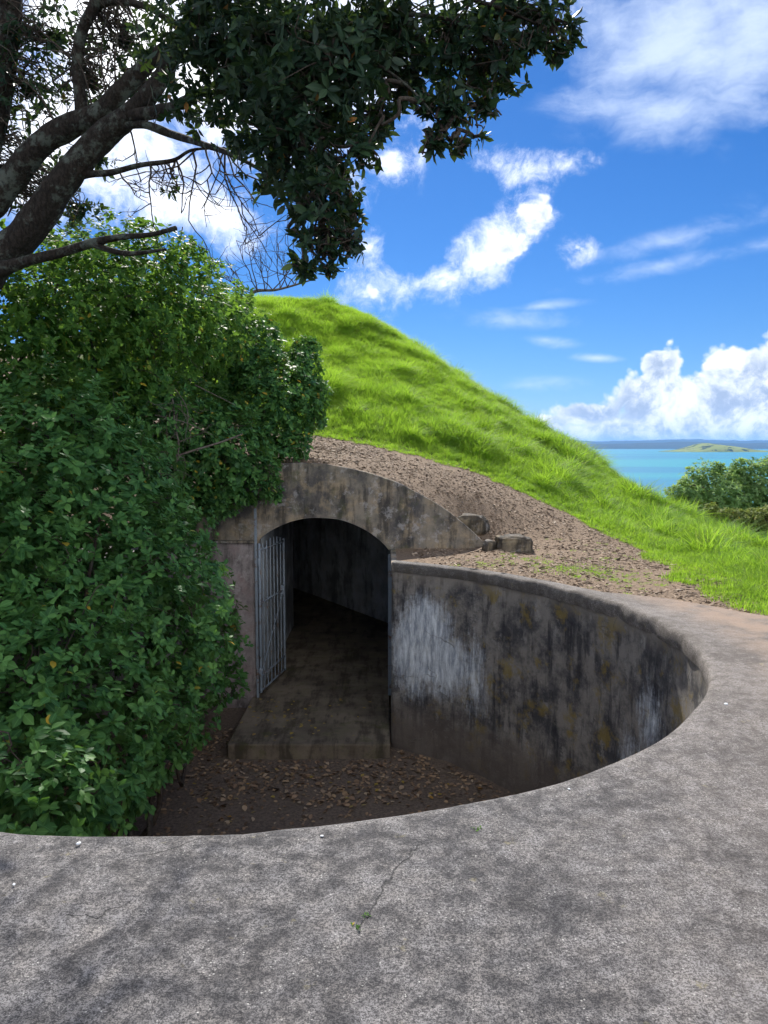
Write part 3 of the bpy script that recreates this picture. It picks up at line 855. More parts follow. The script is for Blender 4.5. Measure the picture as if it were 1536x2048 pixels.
def build_portal():
    root = empty('tunnel_portal', (-0.95, FY, SLAB_Z))
    tag(root, 'arched concrete tunnel portal set into the grassy mound', 'portal')
    xs = np.linspace(DOOR_L, DOOR_R, 40)
    wob = lambda x, s: (np.array([mnoise.noise((float(v) * 2.5, s, 0)) for v in x])) * 0.015
    obj('arch', solid_strip('arch', xs, zout(xs) + wob(xs, 1), zin(xs) + wob(xs, 2), FY, FY + 0.34, M_PORTAL), root)
    xs = np.linspace(DOOR_R, 1.66, 24)
    zt = np.maximum(zout(xs), -0.2) + wob(xs, 1)
    obj('wing', solid_strip('wing', xs, zt, np.full(24, -0.42), FY, FY + 0.34, M_PORTAL), root)
    xs = np.linspace(-4.6, DOOR_L, 30)
    obj('wing', solid_strip('wing', xs, zout(xs) + wob(xs, 1), np.full(30, PIT_Z - 0.1), FY, FY + 0.34, M_PORTAL), root)
    # thin raised drip edge along the top of the arch
    xs = np.linspace(-3.2, 1.6, 60)
    pts = np.stack([xs, np.full(60, FY + 0.03), zout(xs) - 0.012 + wob(xs, 1)], 1)
    obj('drip_edge', tubes_mesh('drip_edge', [tube(pts, 0.022, 6, wob=.3)], M_PORTAL), root)
    # flank wall left of the door with a narrow ledge
    obj('flank_wall', box_mesh('flank_wall', (-3.4, 11.87, PIT_Z - .1), (DOOR_L - 0.01, FY - 0.003, 0.06), M_FLANK, 0.012), root)
    obj('ledge', box_mesh('ledge', (-3.4, 11.83, 0.063), (DOOR_L - 0.03, FY - 0.004, 0.10), M_PORTAL, 0.012), root)
    # iron door posts
    obj('door_post', box_mesh('door_post', (DOOR_L - 0.02, 11.82, SLAB_Z), (DOOR_L + 0.018, 11.866, 0.62), M_IRON, 0.006), root)
    obj('door_post', box_mesh('door_post', (DOOR_R - 0.075, 11.93, SLAB_Z), (DOOR_R - 0.012, 11.99, -0.13), M_IRON, 0.006), root)
    # tunnel lining
    lin_v, lin_f = [], []
    def quad(a, b, c, d, nu=14, nv=8):
        a, b, c, d = map(np.array, (a, b, c, d)); base = sum(len(x) for x in lin_v)
        uu, vv = np.meshgrid(np.linspace(0, 1, nu), np.linspace(0, 1, nv), indexing='ij')
        uu = uu[..., None]; vv = vv[..., None]
        g = (a * (1 - uu) + b * uu) * (1 - vv) + (d * (1 - uu) + c * uu) * vv
        lin_v.append(g.reshape(-1, 3)); lin_f.append(grid_faces(nu, nv) + base)
    zl, zh = SLAB_Z - .05, 0.75
    def wall(p, q): quad((*p, zl), (*q, zl), (*q, zh), (*p, zh))
    wall((DOOR_R + .004, 12.2), (DOOR_R + .004, 17.0)); wall((DOOR_R + .004, 17.0), (-2.6, 21.4)); wall((-2.6, 21.4), (-9, 24.5))
    wall((DOOR_L - .02, 16.8), (DOOR_L - .02, 12.2)); wall((-9, 18.5), (DOOR_L - .02, 16.8)); wall((-9, 24.5), (-9, 18.5))
    xs = np.linspace(DOOR_L - .02, DOOR_R + .004, 20)
    base = sum(len(x) for x in lin_v)
    ysl = np.linspace(12.3, 17, 8)
    XX, YY = np.meshgrid(xs, ysl, indexing='ij')
    lin_v.append(np.stack([XX.ravel(), YY.ravel(), zin(XX.ravel()) + 0.02], 1)); lin_f.append(grid_faces(20, 8) + base)
    quad((-9, 16.6, 0.5), (0.3, 16.6, 0.5), (0.3, 24.6, 0.5), (-9, 24.6, 0.5))
    obj('tunnel_lining', mesh_np('tunnel_lining', np.vstack(lin_v), np.vstack(lin_f), M_TUNNEL), root)
    tf = obj('tunnel_floor', sheet('tunnel_floor', [(-9, 12.02), (0.2, 24.6)], SLAB_Z - 0.02, M_SLAB, 0.2, 0.012), root)
    return root
build_portal()

sl_o = obj('threshold_slab', None or box_mesh('threshold_slab', (-2.14, 9.92, PIT_Z - 0.12), (0.085, 12.02, SLAB_Z), M_SLAB, 0.025))
tag(sl_o, 'low mossy concrete slab in front of the tunnel doorway', 'slab')

# ------------------------------------------------------------------ gate standing open
def build_gate():
    a = np.array([DOOR_L + 0.045, 11.88]); b = np.array([-1.77, 13.10])
    L = np.linalg.norm(b - a); d = (b - a) / L
    root = empty('iron_gate', (a[0], a[1], SLAB_Z + 0.04))
    tag(root, 'grey iron bar gate standing open against the left tunnel wall', 'gate')
    def bar(name, s0, z0, s1, z1, r, sides=8, parent=root):
        p0 = np.array([*(a + d * s0), z0]); p1 = np.array([*(a + d * s1), z1])
        pts = np.linspace(p0, p1, 3)
        return obj(name, tubes_mesh(name, [tube(pts, r, sides)], M_IRON), parent)
    zb, zt = SLAB_Z + 0.07, 0.0
    bar('stile', 0, zb, 0, zt + 0.05, 0.026, 4); bar('stile', L, zb, L, zt - 0.02, 0.024, 4)
    for z in (zb + 0.02, zb + 0.26, -0.92, zt - 0.06):
        bar('rail', 0, z, L, z, 0.021, 4)
    n = 7
    for k in range(1, n):
        s = L * k / n
        bar('bar', s, zb, s, zt - 0.02 + 0.1 * math.sin(math.pi * k / n), 0.0105, 8)
    bar('brace', 0.03, zb + 0.3, L - 0.05, -0.95, 0.010, 6)
    h = bar('hinge', -0.02, -0.3, -0.02, -0.18, 0.03, 10); bar('hinge', -0.02, -2.1, -0.02, -1.98, 0.03, 10)
    lk = box_mesh('lock_box', tuple(np.array([*(a + d * (L - 0.12)), -0.99]) - (0.02, 0.0, 0)), tuple(np.array([*(a + d * (L - 0.02)), -0.83]) + (0.03, 0.02, 0)), M_IRON, 0.004)
    obj('lock_box', lk, root)
build_gate()

# ------------------------------------------------------------------ sea and far land
SEA_Z = -45.0
def build_sea():
    m, t, out = new_mat('sea_water')
    p = t.new('ShaderNodeTexCoord').outputs['Object']
    band = t.noise(t.scalev(p, 0.0007, 0.0028, 1), 1.0, 4, 0.5)  # darker blue bands: depth and cloud shadow, both put into the water colour
    fine = t.noise(t.scalev(p, 0.02, 0.06, 1), 1.0, 5, 0.6)
    c = t.mix(t.ss(band, 0.40, 0.62), (0.022, 0.20, 0.255), (0.014, 0.13, 0.245))
    c = t.mix(t.math('MULTIPLY', fine, 0.25), c, (0.02, 0.33, 0.40))
    nrm = t.bump(t.noise(t.scalev(p, 0.25, 0.5, 1), 1.0, 4, 0.6), 0.6, 0.8)
    principled(t, out, c, 0.45, nrm, 0.12)
    rr = np.r_[30, 80, 200, 400, 700, 1200, 2500, 5000, 9000, 16000, 30000, 52000]
    a = np.linspace(0, 2 * np.pi, 96, endpoint=False)
    V = np.stack([rr[None, :] * np.cos(a)[:, None], rr[None, :] * np.sin(a)[:, None], np.zeros((96, len(rr)))], -1).reshape(-1, 3)
    V[:, 2] = SEA_Z - (np.hypot(V[:, 0], V[:, 1]) ** 2) / (2 * 6371000 * 3)
    o = obj('sea', mesh_np('sea', V, grid_faces(96, len(rr), True), m)); tag(o, kind='structure')
build_sea()

def land(name, u0, u1, dist, prof, depth, mat, seed, label, kind):
    """a low ridge of land across the view from photo column u0 to u1; prof(f) = height in m"""
    n, k = 140, 14
    us = np.linspace(u0, u1, n); V = np.zeros((n, k, 3))
    for i, u in enumerate(us):
        f = i / (n - 1)
        dx = (u - 768) / F
        h = prof(f)
        for j in range(k):
            g = j / (k - 1)
            y = dist + depth * (g - 0.3)
            hh = h * math.sin(math.pi * min(1, g / 0.62 * 0.5 if g < .62 else 0.5 + (g - .62) / .38 * .5)) ** 0.8
            V[i, j] = (dx * dist, y, SEA_Z - 12 + (hh + 12) + 0)
        V[i, 0, 2] = SEA_Z - 15; V[i, -1, 2] = SEA_Z - 15
    fl = V.reshape(-1, 3)
    fl[:, 2] += (fbm(fl / 260.0, seed, 4) - 0.5) * 0.35 * np.maximum(fl[:, 2] - SEA_Z, 0)
    o = obj(name, mesh_np(name, fl, grid_faces(n, k), mat))
    tag(o, label, None, None, kind)
    return o
M_FAR = mat_plain('far_bush', (0.035, 0.05, 0.035), 0.95, 0.4, 0.002, 0.05)
def fprof(seed, base, amp):
    return lambda f: base + amp * (0.5 * mnoise.noise((f * 5, seed, 0)) + 0.3 * mnoise.noise((f * 13, seed, 2)) + 0.2 * mnoise.noise((f * 31, seed, 5)))
lift = 16000 ** 2 / (2 * 6371000 * 3)
land('far_hills', 700, 2300, 16000, fprof(3.0, 130, 110), 2500, M_FAR, 3, 'low blue hills on the horizon', 'structure')
land('far_hills', 500, 2600, 24000, fprof(8.0, 240, 190), 3500, M_FAR, 9, 'fainter blue hills behind', 'structure')
m, t, out = new_mat('island_pasture')
p_ = t.new('ShaderNodeTexCoord').outputs['Object']
c_ = t.mix(t.ss(t.noise(p_, 0.011, 5, .6), .53, .58), (0.19, 0.23, 0.06), (0.025, 0.045, 0.02))
c_ = t.mix(t.ss(t.noise(p_, 0.03, 4, .6), .5, .7, 0, .4), c_, (0.28, 0.24, 0.12))
principled(t, out, c_, 0.95, None, 0.05)
def iprof(f):
    e = math.sin(math.pi * min(max(f, 0), 1)) ** 0.45
    return e * (26 + 52 * math.exp(-((f - 0.36) / 0.16) ** 2) + 26 * math.exp(-((f - 0.62) / 0.16) ** 2))
isl = land('island', 1352, 1545, 6500, iprof, 700, m, 12, 'small grassy island off the far shore', 'structure')

# ------------------------------------------------------------------ foliage machinery
LEAF_V = np.array([(0, 0, 0), (-.20, .30, .045), (0, .32, 0), (.20, .30, .045), (-.215, .64, .03), (0, .66, -.02), (.215, .64, .03), (0, 1, -.09)])
LEAF_T = np.array([(0, 2, 1), (0, 3, 2), (1, 2, 5), (1, 5, 4), (2, 3, 6), (2, 6, 5), (4, 5, 7), (5, 6, 7)])
LEAF_A = np.array([(0, 0), (1, .3), (0, .32), (1, .3), (1, .65), (0, .66), (1, .65), (.0, 1)])

def norm(v):
    return v / (np.linalg.norm(v, axis=-1, keepdims=True) + 1e-9)

class Leaves:
    """list of leaf frames"""
    def __init__(s): s.p, s.f, s.n, s.l, s.w, s.r = [], [], [], [], [], []
    def add(s, p, f, n, l, w, r):
        s.p.append(p); s.f.append(f); s.n.append(n); s.l.append(l); s.w.append(w); s.r.append(r)
    def cat(s):
        return [np.concatenate(a) for a in (s.p, s.f, s.n, s.l, s.w, s.r)]

def blob_points(blobs, n, g, shell=0.4, lump=0.3, lump_s=1.2, keep_in=0.25, back=0.55, seed=1):
    """points and outward directions through the outer shell of a union of balls"""
    B = np.array([(*b[0], b[1]) for b in blobs])
    pr = B[:, 3] ** 2; pr = pr / pr.sum()
    k = g.choice(len(B), n, p=pr)
    d = norm(g.normal(size=(n, 3)))
    depth = np.minimum(g.exponential(shell * 0.45, n), 0.95)
    c = B[k, :3]; r = B[k, 3]
    rr = r * (1 + lump * 2 * (fbm((c + d * r[:, None]) * lump_s, seed, 3) - 0.5)) * (1 - depth)
    p = c + d * rr[:, None] * np.array([1, 1, 0.95])
    ins = np.zeros(n, bool)
    for b in B:
        q = np.linalg.norm(p - b[:3], axis=1) < b[3] * 0.72
        ins |= q & (np.abs(c - b[:3]).sum(1) > 1e-6)
    away = (d * norm(p - np.array([0, 0, CAMH]))).sum(1) > 0.35
    u = g.random(n)
    keep = np.where(ins, u < keep_in, np.where(away, u < back, True))
    return p[keep], d[keep]

def rosettes(L, p, d, g, leaf, k=(5, 9), width=1.0, up=0.55, spread=(45, 88), droop=0.12):
    """whorls of leaves on shoots at p, pointing about along d"""
    ax = norm(d * 0.75 + np.array([0, 0, up]) + g.normal(size=p.shape) * 0.35)
    ref = norm(np.cross(ax, norm(g.normal(size=p.shape))))
    ref2 = np.cross(ax, ref)
    n = len(p); m = k[1]
    cnt = g.integers(k[0], k[1] + 1, n)
    tone = g.random(n); csz = leaf * (0.68 + 0.55 * g.random(n))
    for j in range(m):
        on = cnt > j
        q = on.nonzero()[0]
        if not len(q): continue
        phi = j * 2.39996 + g.normal(size=len(q)) * 0.35
        frac = j / m
        sp = np.radians(spread[1] - (spread[1] - spread[0]) * frac + g.normal(size=len(q)) * 10)
        rad = ref[q] * np.cos(phi)[:, None] + ref2[q] * np.sin(phi)[:, None]
        f = norm(ax[q] * np.cos(sp)[:, None] + rad * np.sin(sp)[:, None] - np.array([0, 0, droop]))
        nn = norm(ax[q] - f * (ax[q] * f).sum(1)[:, None] + g.normal(size=f.shape) * 0.18)
        nn = norm(nn - f * (nn * f).sum(1)[:, None])
        ln = csz[q] * (1.1 - 0.5 * frac) * (0.7 + 0.5 * g.random(len(q)))
        base = p[q] - ax[q] * (csz[q] * 0.6 * (1 - frac))[:, None]
        L.add(base, f, nn, ln, np.full(len(q), width) * (0.85 + 0.3 * g.random(len(q))), np.clip(tone[q] * 0.55 + g.random(len(q)) * 0.45, 0, 0.999))

def leaf_arrays(p, f, n, l, w, r, tpl=(LEAF_V, LEAF_T, LEAF_A)):
    V, T, A = tpl
    right = np.cross(f, n)
    out = p[:, None, :] + l[:, None, None] * (V[None, :, 0:1] * right[:, None, :] * w[:, None, None] + V[None, :, 1:2] * f[:, None, :] + V[None, :, 2:3] * n[:, None, :])
    k = len(V)
    tri = (T[None] + (np.arange(len(p)) * k)[:, None, None]).reshape(-1, 3)
    at = np.zeros((len(p), k, 3)); at[..., 0] = r[:, None]; at[..., 1] = A[None, :, 0]; at[..., 2] = A[None, :, 1]
    return out.reshape(-1, 3), tri, at.reshape(-1, 3)

def px(p):
    """photo pixel and depth of points"""
    q = p - np.array([0, 0, CAMH])
    cp, sp = math.cos(PITCH), math.sin(PITCH)
    zf = q[:, 1] * cp - q[:, 2] * sp
    yu = q[:, 1] * sp + q[:, 2] * cp
    zf_ = np.where(np.abs(zf) < 1e-3, 1e-3, zf)
    return 768 + F * q[:, 0] / zf_, 1024 - F * yu / zf_, zf

_leaf_mesh = {}
def leaf_mesh(mat):
    if mat.name not in _leaf_mesh:
        at = np.zeros((8, 3)); at[:, 1:] = LEAF_A
        _leaf_mesh[mat.name] = mesh_np('leaf', LEAF_V, LEAF_T, mat, attr={'lf': at})
    return _leaf_mesh[mat.name]

def frame_matrix(p, f, n, l, w):
    r = np.cross(f, n)
    M = np.eye(4); M[:3, 0] = r * l * w; M[:3, 1] = f * l; M[:3, 2] = n * l; M[:3, 3] = p
    return Matrix(M.tolist())

def finish_foliage(L, root, mat, single=300, limit_v=1640, name='foliage', box=(4, 1532), vmin=4):
    """the leaves that show largest become parts of their own, the rest one mesh"""
    p, f, n, l, w, r = L.cat()
    pick = np.zeros(len(p), bool)
    if single:
        c = p + f * (l * 0.5)[:, None]
        u, v, z = px(c)
        size = l * F / z * (0.3 + np.abs((n * norm(c - np.array([0, 0, CAMH]))).sum(1)))
        ok = (z > 0.5) & (u > box[0]) & (u < box[1]) & (v > vmin) & (v < limit_v)
        cell = (np.floor(u / 13).astype(int) * 4000 + np.floor(v / 13).astype(int))
        idx = ok.nonzero()[0]
        idx = idx[np.argsort(z[idx])]
        _, first = np.unique(cell[idx], return_index=True)
        front = idx[first]
        best = front[np.argsort(-size[front])][:single]
        pick[best] = True
        me = leaf_mesh(mat)
        inv = Matrix.Translation(-Vector(root.location))
        for i in best:
            o = bpy.data.objects.new('leaf', me)
            COL.objects.link(o); o.parent = root
            o.matrix_parent_inverse = inv
            o.matrix_basis = frame_matrix(p[i], f[i], n[i], l[i], w[i])
    k = ~pick
    V, T, A = leaf_arrays(p[k], f[k], n[k], l[k], w[k], r[k])
    o = obj(name, mesh_np(name, V, T, mat, attr={'lf': A}), root)
    o['kind'] = 'stuff'
    return o

def branch_to(a, b, g, r0, r1, n=6, jag=0.12, sag=0.0, sides=5):
    a = np.asarray(a, float); b = np.asarray(b, float)
    L = np.linalg.norm(b - a)
    t_ = np.linspace(0, 1, n)
    pts = a + (b - a) * t_[:, None]
    off = g.normal(size=(n, 3)) * jag * L / n
    off[0] = 0; off[-1] = 0
    pts = pts + off
    pts[:, 2] += sag * np.sin(np.pi * t_)
    return tube(catmull(pts, 3), np.linspace(r0, r1, (n - 1) * 3 + 1), sides)

def twig_tree(a, d, length, r, g, depth=3, spread=0.7, up=0.05, nseg=5):
    """recursive bare twigs; returns tubes"""
    out = []
    d = norm(np.asarray(d, float)); p = np.asarray(a, float); pts = [p]
    for i in range(nseg):
        d = norm(d + g.normal(size=3) * 0.22 + np.array([0, 0, up]))
        p = p + d * length / nseg
        pts.append(p)
        if depth > 0 and i >= 1 and g.random() < 0.8:
            nd = norm(d + g.normal(size=3) * spread)
            out += twig_tree(p, nd, length * (0.35 + 0.35 * g.random()), r * 0.6, g, depth - 1, spread, up, nseg)
    out.append(tube(np.array(pts), np.linspace(r, r * 0.45, nseg + 1), 4, cap=False))
    return out

# ------------------------------------------------------------------ shrubs
M_SHRUB = mat_leaf('shrub_leaf', (0.020, 0.068, 0.024), (0.046, 0.128, 0.038), (0.10, 0.22, 0.055), (0.18, 0.38, 0.03), 0.28, 0.5, spec=.13, odd_at=.993)
M_SHRUB2 = mat_leaf('tall_shrub_leaf', (0.022, 0.070, 0.018), (0.050, 0.125, 0.025), (0.11, 0.22, 0.04), (0.24, 0.44, 0.04), 0.36, 0.55, spec=.12, odd_at=.993)
M_SHRUB3 = mat_leaf('seaside_shrub_leaf', (0.07, 0.14, 0.05), (0.15, 0.26, 0.09), (0.28, 0.40, 0.18), (0.42, 0.60, 0.12), 0.45, 0.6, spec=.08, odd_at=.995)
M_SHRUB4 = mat_leaf('yellowing_shrub_leaf', (0.06, 0.10, 0.025), (0.12, 0.17, 0.04), (0.22, 0.25, 0.07), (0.30, 0.38, 0.05), 0.32, 0.6, spec=.1)
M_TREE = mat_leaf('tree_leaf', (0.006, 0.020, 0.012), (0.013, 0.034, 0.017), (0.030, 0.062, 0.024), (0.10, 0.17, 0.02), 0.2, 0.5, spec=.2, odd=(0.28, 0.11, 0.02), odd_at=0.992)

def bl(*rows):
    return [(P(u, v, Y), r) for (u, v, Y, r) in rows]

def shrub(name, label, blobs, n, leaf, mat, base, seed, single=300, stems=7, k=(5, 9), width=1.0, group=None, clip=None, twigs=120, shell=0.4, interior=0.2, limit_v=1640, lump=0.3, up=0.55, cat='shrub'):
    g = np.random.default_rng(seed)
    root = empty(name, tuple(base)); tag(root, label, cat, group)
    p, d = blob_points(blobs, n, g, shell=shell, seed=seed, lump=lump)
    # loose fill inside, so that the plant is not hollow
    m = int(n * interior)
    B = np.array([(*b[0], b[1]) for b in blobs])
    kk = g.choice(len(B), m, p=B[:, 3] ** 3 / (B[:, 3] ** 3).sum())
    di = norm(g.normal(size=(m, 3)))
    pi_ = B[kk, :3] + di * (B[kk, 3] * g.random(m) ** 0.5 * 0.8)[:, None]
    p = np.vstack([p, pi_]); d = np.vstack([d, di])
    # nothing grows under the ground outside the pit
    inp = in_poly(p[:, 0], p[:, 1], outline)
    gz = np.where(inp, PIT_Z, H(p[:, 0], p[:, 1]))
    ok = p[:, 2] > gz + 0.06
    # and nothing inside the pit wall or the portal
    wallgap = np.array([np.min(np.hypot(rim[:, 0] - a, rim[:, 1] - b)) for a, b in p[:, :2]]) if clip == 'pit' else np.full(len(p), 9.)
    ok &= ~((wallgap < 0.10) & (p[:, 2] < 0.05))
    ok &= ~((p[:, 1] > FY - 0.16) & (p[:, 1] < FY + 0.36) & (p[:, 2] < zout(p[:, 0]) + 0.08) & (p[:, 0] > -4.6) & (p[:, 0] < 1.66))
    ok &= ~((p[:, 1] > FY - 0.1) & (p[:, 2] < 1.2) & inp)
    ok &= ~((p[:, 0] > -2.0) & (p[:, 0] < 0.2) & (p[:, 1] > 10.5) & (p[:, 1] < 12) & (p[:, 2] < 0.2))
    p, d = p[ok], d[ok]
    L = Leaves()
    rosettes(L, p, d, g, leaf, k, width, up=up)
    finish_foliage(L, root, mat, single, limit_v)
    # stems from the base into the balls
    base = np.asarray(base, float)
    for i in range(stems):
        b = blobs[i % len(blobs)]
        tgt = b[0] + g.normal(size=3) * b[1] * 0.3
        st = base + np.array([g.normal() * 0.25, g.normal() * 0.25, -0.05])
        o = obj('stem', tubes_mesh('stem', [branch_to(st, tgt, g, 0.035, 0.012, 7, 0.5, 0.1, 6)], M_TWIG), root)
    tw = []
    for i in range(twigs):
        q = p[g.integers(len(p))]
        b = min(blobs, key=lambda b: np.linalg.norm(b[0] - q))
        a = b[0] + (q - b[0]) * 0.25 + g.normal(size=3) * 0.1
        tw.append(branch_to(a, q, g, 0.008, 0.003, 4, 0.5, 0, 4))
    if tw:
        o = obj('twigs', tubes_mesh('twigs', tw, M_TWIG), root); o['kind'] = 'stuff'
    return root

pit_shrub = shrub('glossy_shrub', 'large dark green glossy shrub filling the left side of the pit',
    bl((40, 1430, 6.4, 1.45), (200, 1210, 7.9, 1.40), (335, 1130, 9.4, .70), (90, 1010, 8.2, 1.45), (425, 1290, 10.3, .52), (440, 1370, 10.4, .40), (165, 1560, 5.7, .52), (325, 1400, 7.8, .62), (305, 1490, 7.3, .42), (110, 880, 8.8, 1.0),
       (-170, 1200, 7, 1.8), (300, 1290, 8.6, .8), (60, 1610, 4.9, .60), (230, 960, 8.8, .75), (370, 1050, 9.9, .45), (450, 1230, 10.6, .30), (205, 1625, 5.4, .24), (380, 1200, 9.8, .62), (30, 1085, 9.4, .9), (150, 1100, 9.5, .75), (-60, 1050, 9.4, .9)),
    8800, 0.096, M_SHRUB, (-3.1, 7.4, PIT_Z), 11, width=1.25, clip='pit', twigs=200)
portal_shrub = shrub('overhanging_shrub', 'dark green shrub overhanging the top left of the tunnel portal',
    bl((420, 900, 11.5, .95), (545, 800, 12.8, .85), (595, 745, 13.3, .50), (500, 950, 11.65, .48), (545, 975, 11.7, .22), (300, 860, 11.0, 1.1), (605, 840, 13.2, .42), (470, 720, 13.2, 1.0), (610, 700, 13.6, .3), (360, 980, 11.2, .55), (440, 985, 11.4, .42), (560, 890, 12.6, .55), (625, 790, 13.2, .33)),
    5600, 0.098, M_SHRUB, (-2.6, 13.1, 1.3), 23, width=1.2, twigs=150)
tall_shrub = shrub('tall_shrub', 'tall sunlit green shrub behind the portal, under the tree limbs',
    bl((270, 630, 10.4, 1.28), (100, 640, 9.8, 1.26), (385, 640, 11.4, 1.05), (240, 525, 10.4, .70), (290, 490, 10.4, .40), (140, 510, 10, .52), (-100, 700, 9.5, 1.6), (180, 760, 10.2, .95), (360, 540, 11, .5), (440, 610, 12.5, .52), (505, 690, 13.5, .70), (40, 590, 9.8, .68), (380, 490, 11, .27),
       (60, 870, 10.4, 1.1), (-60, 950, 9.8, 1.2), (160, 850, 10.6, .9), (200, 600, 12.5, 1.3), (330, 700, 12.8, 1.3)),
    9500, 0.098, M_SHRUB2, (-4.9, 10.9, 0.35), 37, width=1.05, twigs=160, interior=0.35, shell=0.7)
right_shrub = shrub('rounded_shrub', 'rounded grey-green shrub below the grass slope in front of the sea',
    bl((1430, 1000, 24, 1.25), (1515, 990, 24.3, 1.35), (1372, 992, 23.6, .70), (1600, 1010, 24, 1.5), (1410, 970, 24, .55), (1480, 950, 24.2, .60), (1360, 985, 23.6, .4), (1436, 935, 24.1, .28), (1500, 1060, 23.6, .9), (1550, 940, 24.2, .6)),
    6500, 0.13, M_SHRUB3, (11.3, 24.2, -2.3), 41, single=0, twigs=60, stems=5, limit_v=2000, up=0.8, lump=0.45)
low_shrub = shrub('low_shrub', 'low yellow-brown shrub in front of the rounded green one',
    bl((1485, 1042, 20.5, .36), (1530, 1040, 20.3, .42), (1450, 1030, 20.8, .26), (1590, 1055, 20, .6), (1508, 1034, 20.6, .34), (1468, 1030, 20.7, .24), (1425, 1018, 21.2, .22), (1550, 1030, 20.6, .4)),
    2600, 0.08, M_SHRUB4, (10.6, 21.4, -2.0), 43, single=0, twigs=50, stems=4, k=(4, 7), up=0.8, lump=0.9)

# dead wood on the shrubs
g = np.random.default_rng(5)
dead = empty('bare_branch', tuple(P(492, 640, 14.2))); tag(dead, 'bare leafless branch fanning out beside the hilltop', 'branch')
limb = [P(485, 690, 14.2), P(492, 625, 14.2), P(497, 598, 14.2), P(512, 582, 14.2), P(550, 580, 14.1), P(590, 570, 14.0), P(635, 556, 13.9)]
obj('limb', tubes_mesh('limb', [tube(catmull(limb, 5), np.linspace(.05, .010, 31), 7, wob=.2)], M_DEAD), dead)
tw = []
for (u, v) in ((497, 596), (505, 588), (515, 582), (530, 581), (545, 580), (560, 578), (575, 574), (590, 570), (605, 566), (620, 561)):
    for k in range(2):
        tw += twig_tree(P(u, v, 14.1 + g.normal() * .05), (g.normal() * .55, g.normal() * .4, 1.0), 0.55 + 0.45 * g.random(), .011, g, 2, 0.6, 0.06)
o = obj('twigs', tubes_mesh('twigs', tw, M_TWIG), dead); o['kind'] = 'stuff'
dead2 = empty('fallen_branch', tuple(P(270, 950, 10.4))); tag(dead2, 'dry broken branch caught in the shrub above the doorway', 'branch')
for pts, r0 in (([(265, 955, 10.2), (320, 925, 10.3), (380, 903, 10.4), (440, 885, 10.5), (485, 868, 10.6)], .022), ([(330, 760, 10.4), (345, 800, 10.3), (350, 850, 10.2), (358, 890, 10.2), (352, 930, 10.2)], .014),
                ([(310, 830, 10.2), (370, 845, 10.2), (425, 870, 10.2)], .010), ([(345, 770, 10.3), (375, 820, 10.2), (370, 880, 10.1)], .008), ([(390, 770, 10.4), (430, 790, 10.4), (470, 810, 10.4)], .008)):
    q = catmull([P(*a) for a in pts], 5)
    obj('limb', tubes_mesh('limb', [tube(q, np.linspace(r0, r0 * .5, len(q)), 6, wob=.2)], M_DEAD), dead2)
tw = []
for k in range(16):
    tw += twig_tree(P(330 + 40 * g.random(), 800 + 120 * g.random(), 10.2), g.normal(size=3) + np.array([0, -.3, -.6]), .45, .006, g, 1, .6, -.05)
o = obj('twigs', tubes_mesh('twigs', tw, M_DEAD), dead2); o['kind'] = 'stuff'

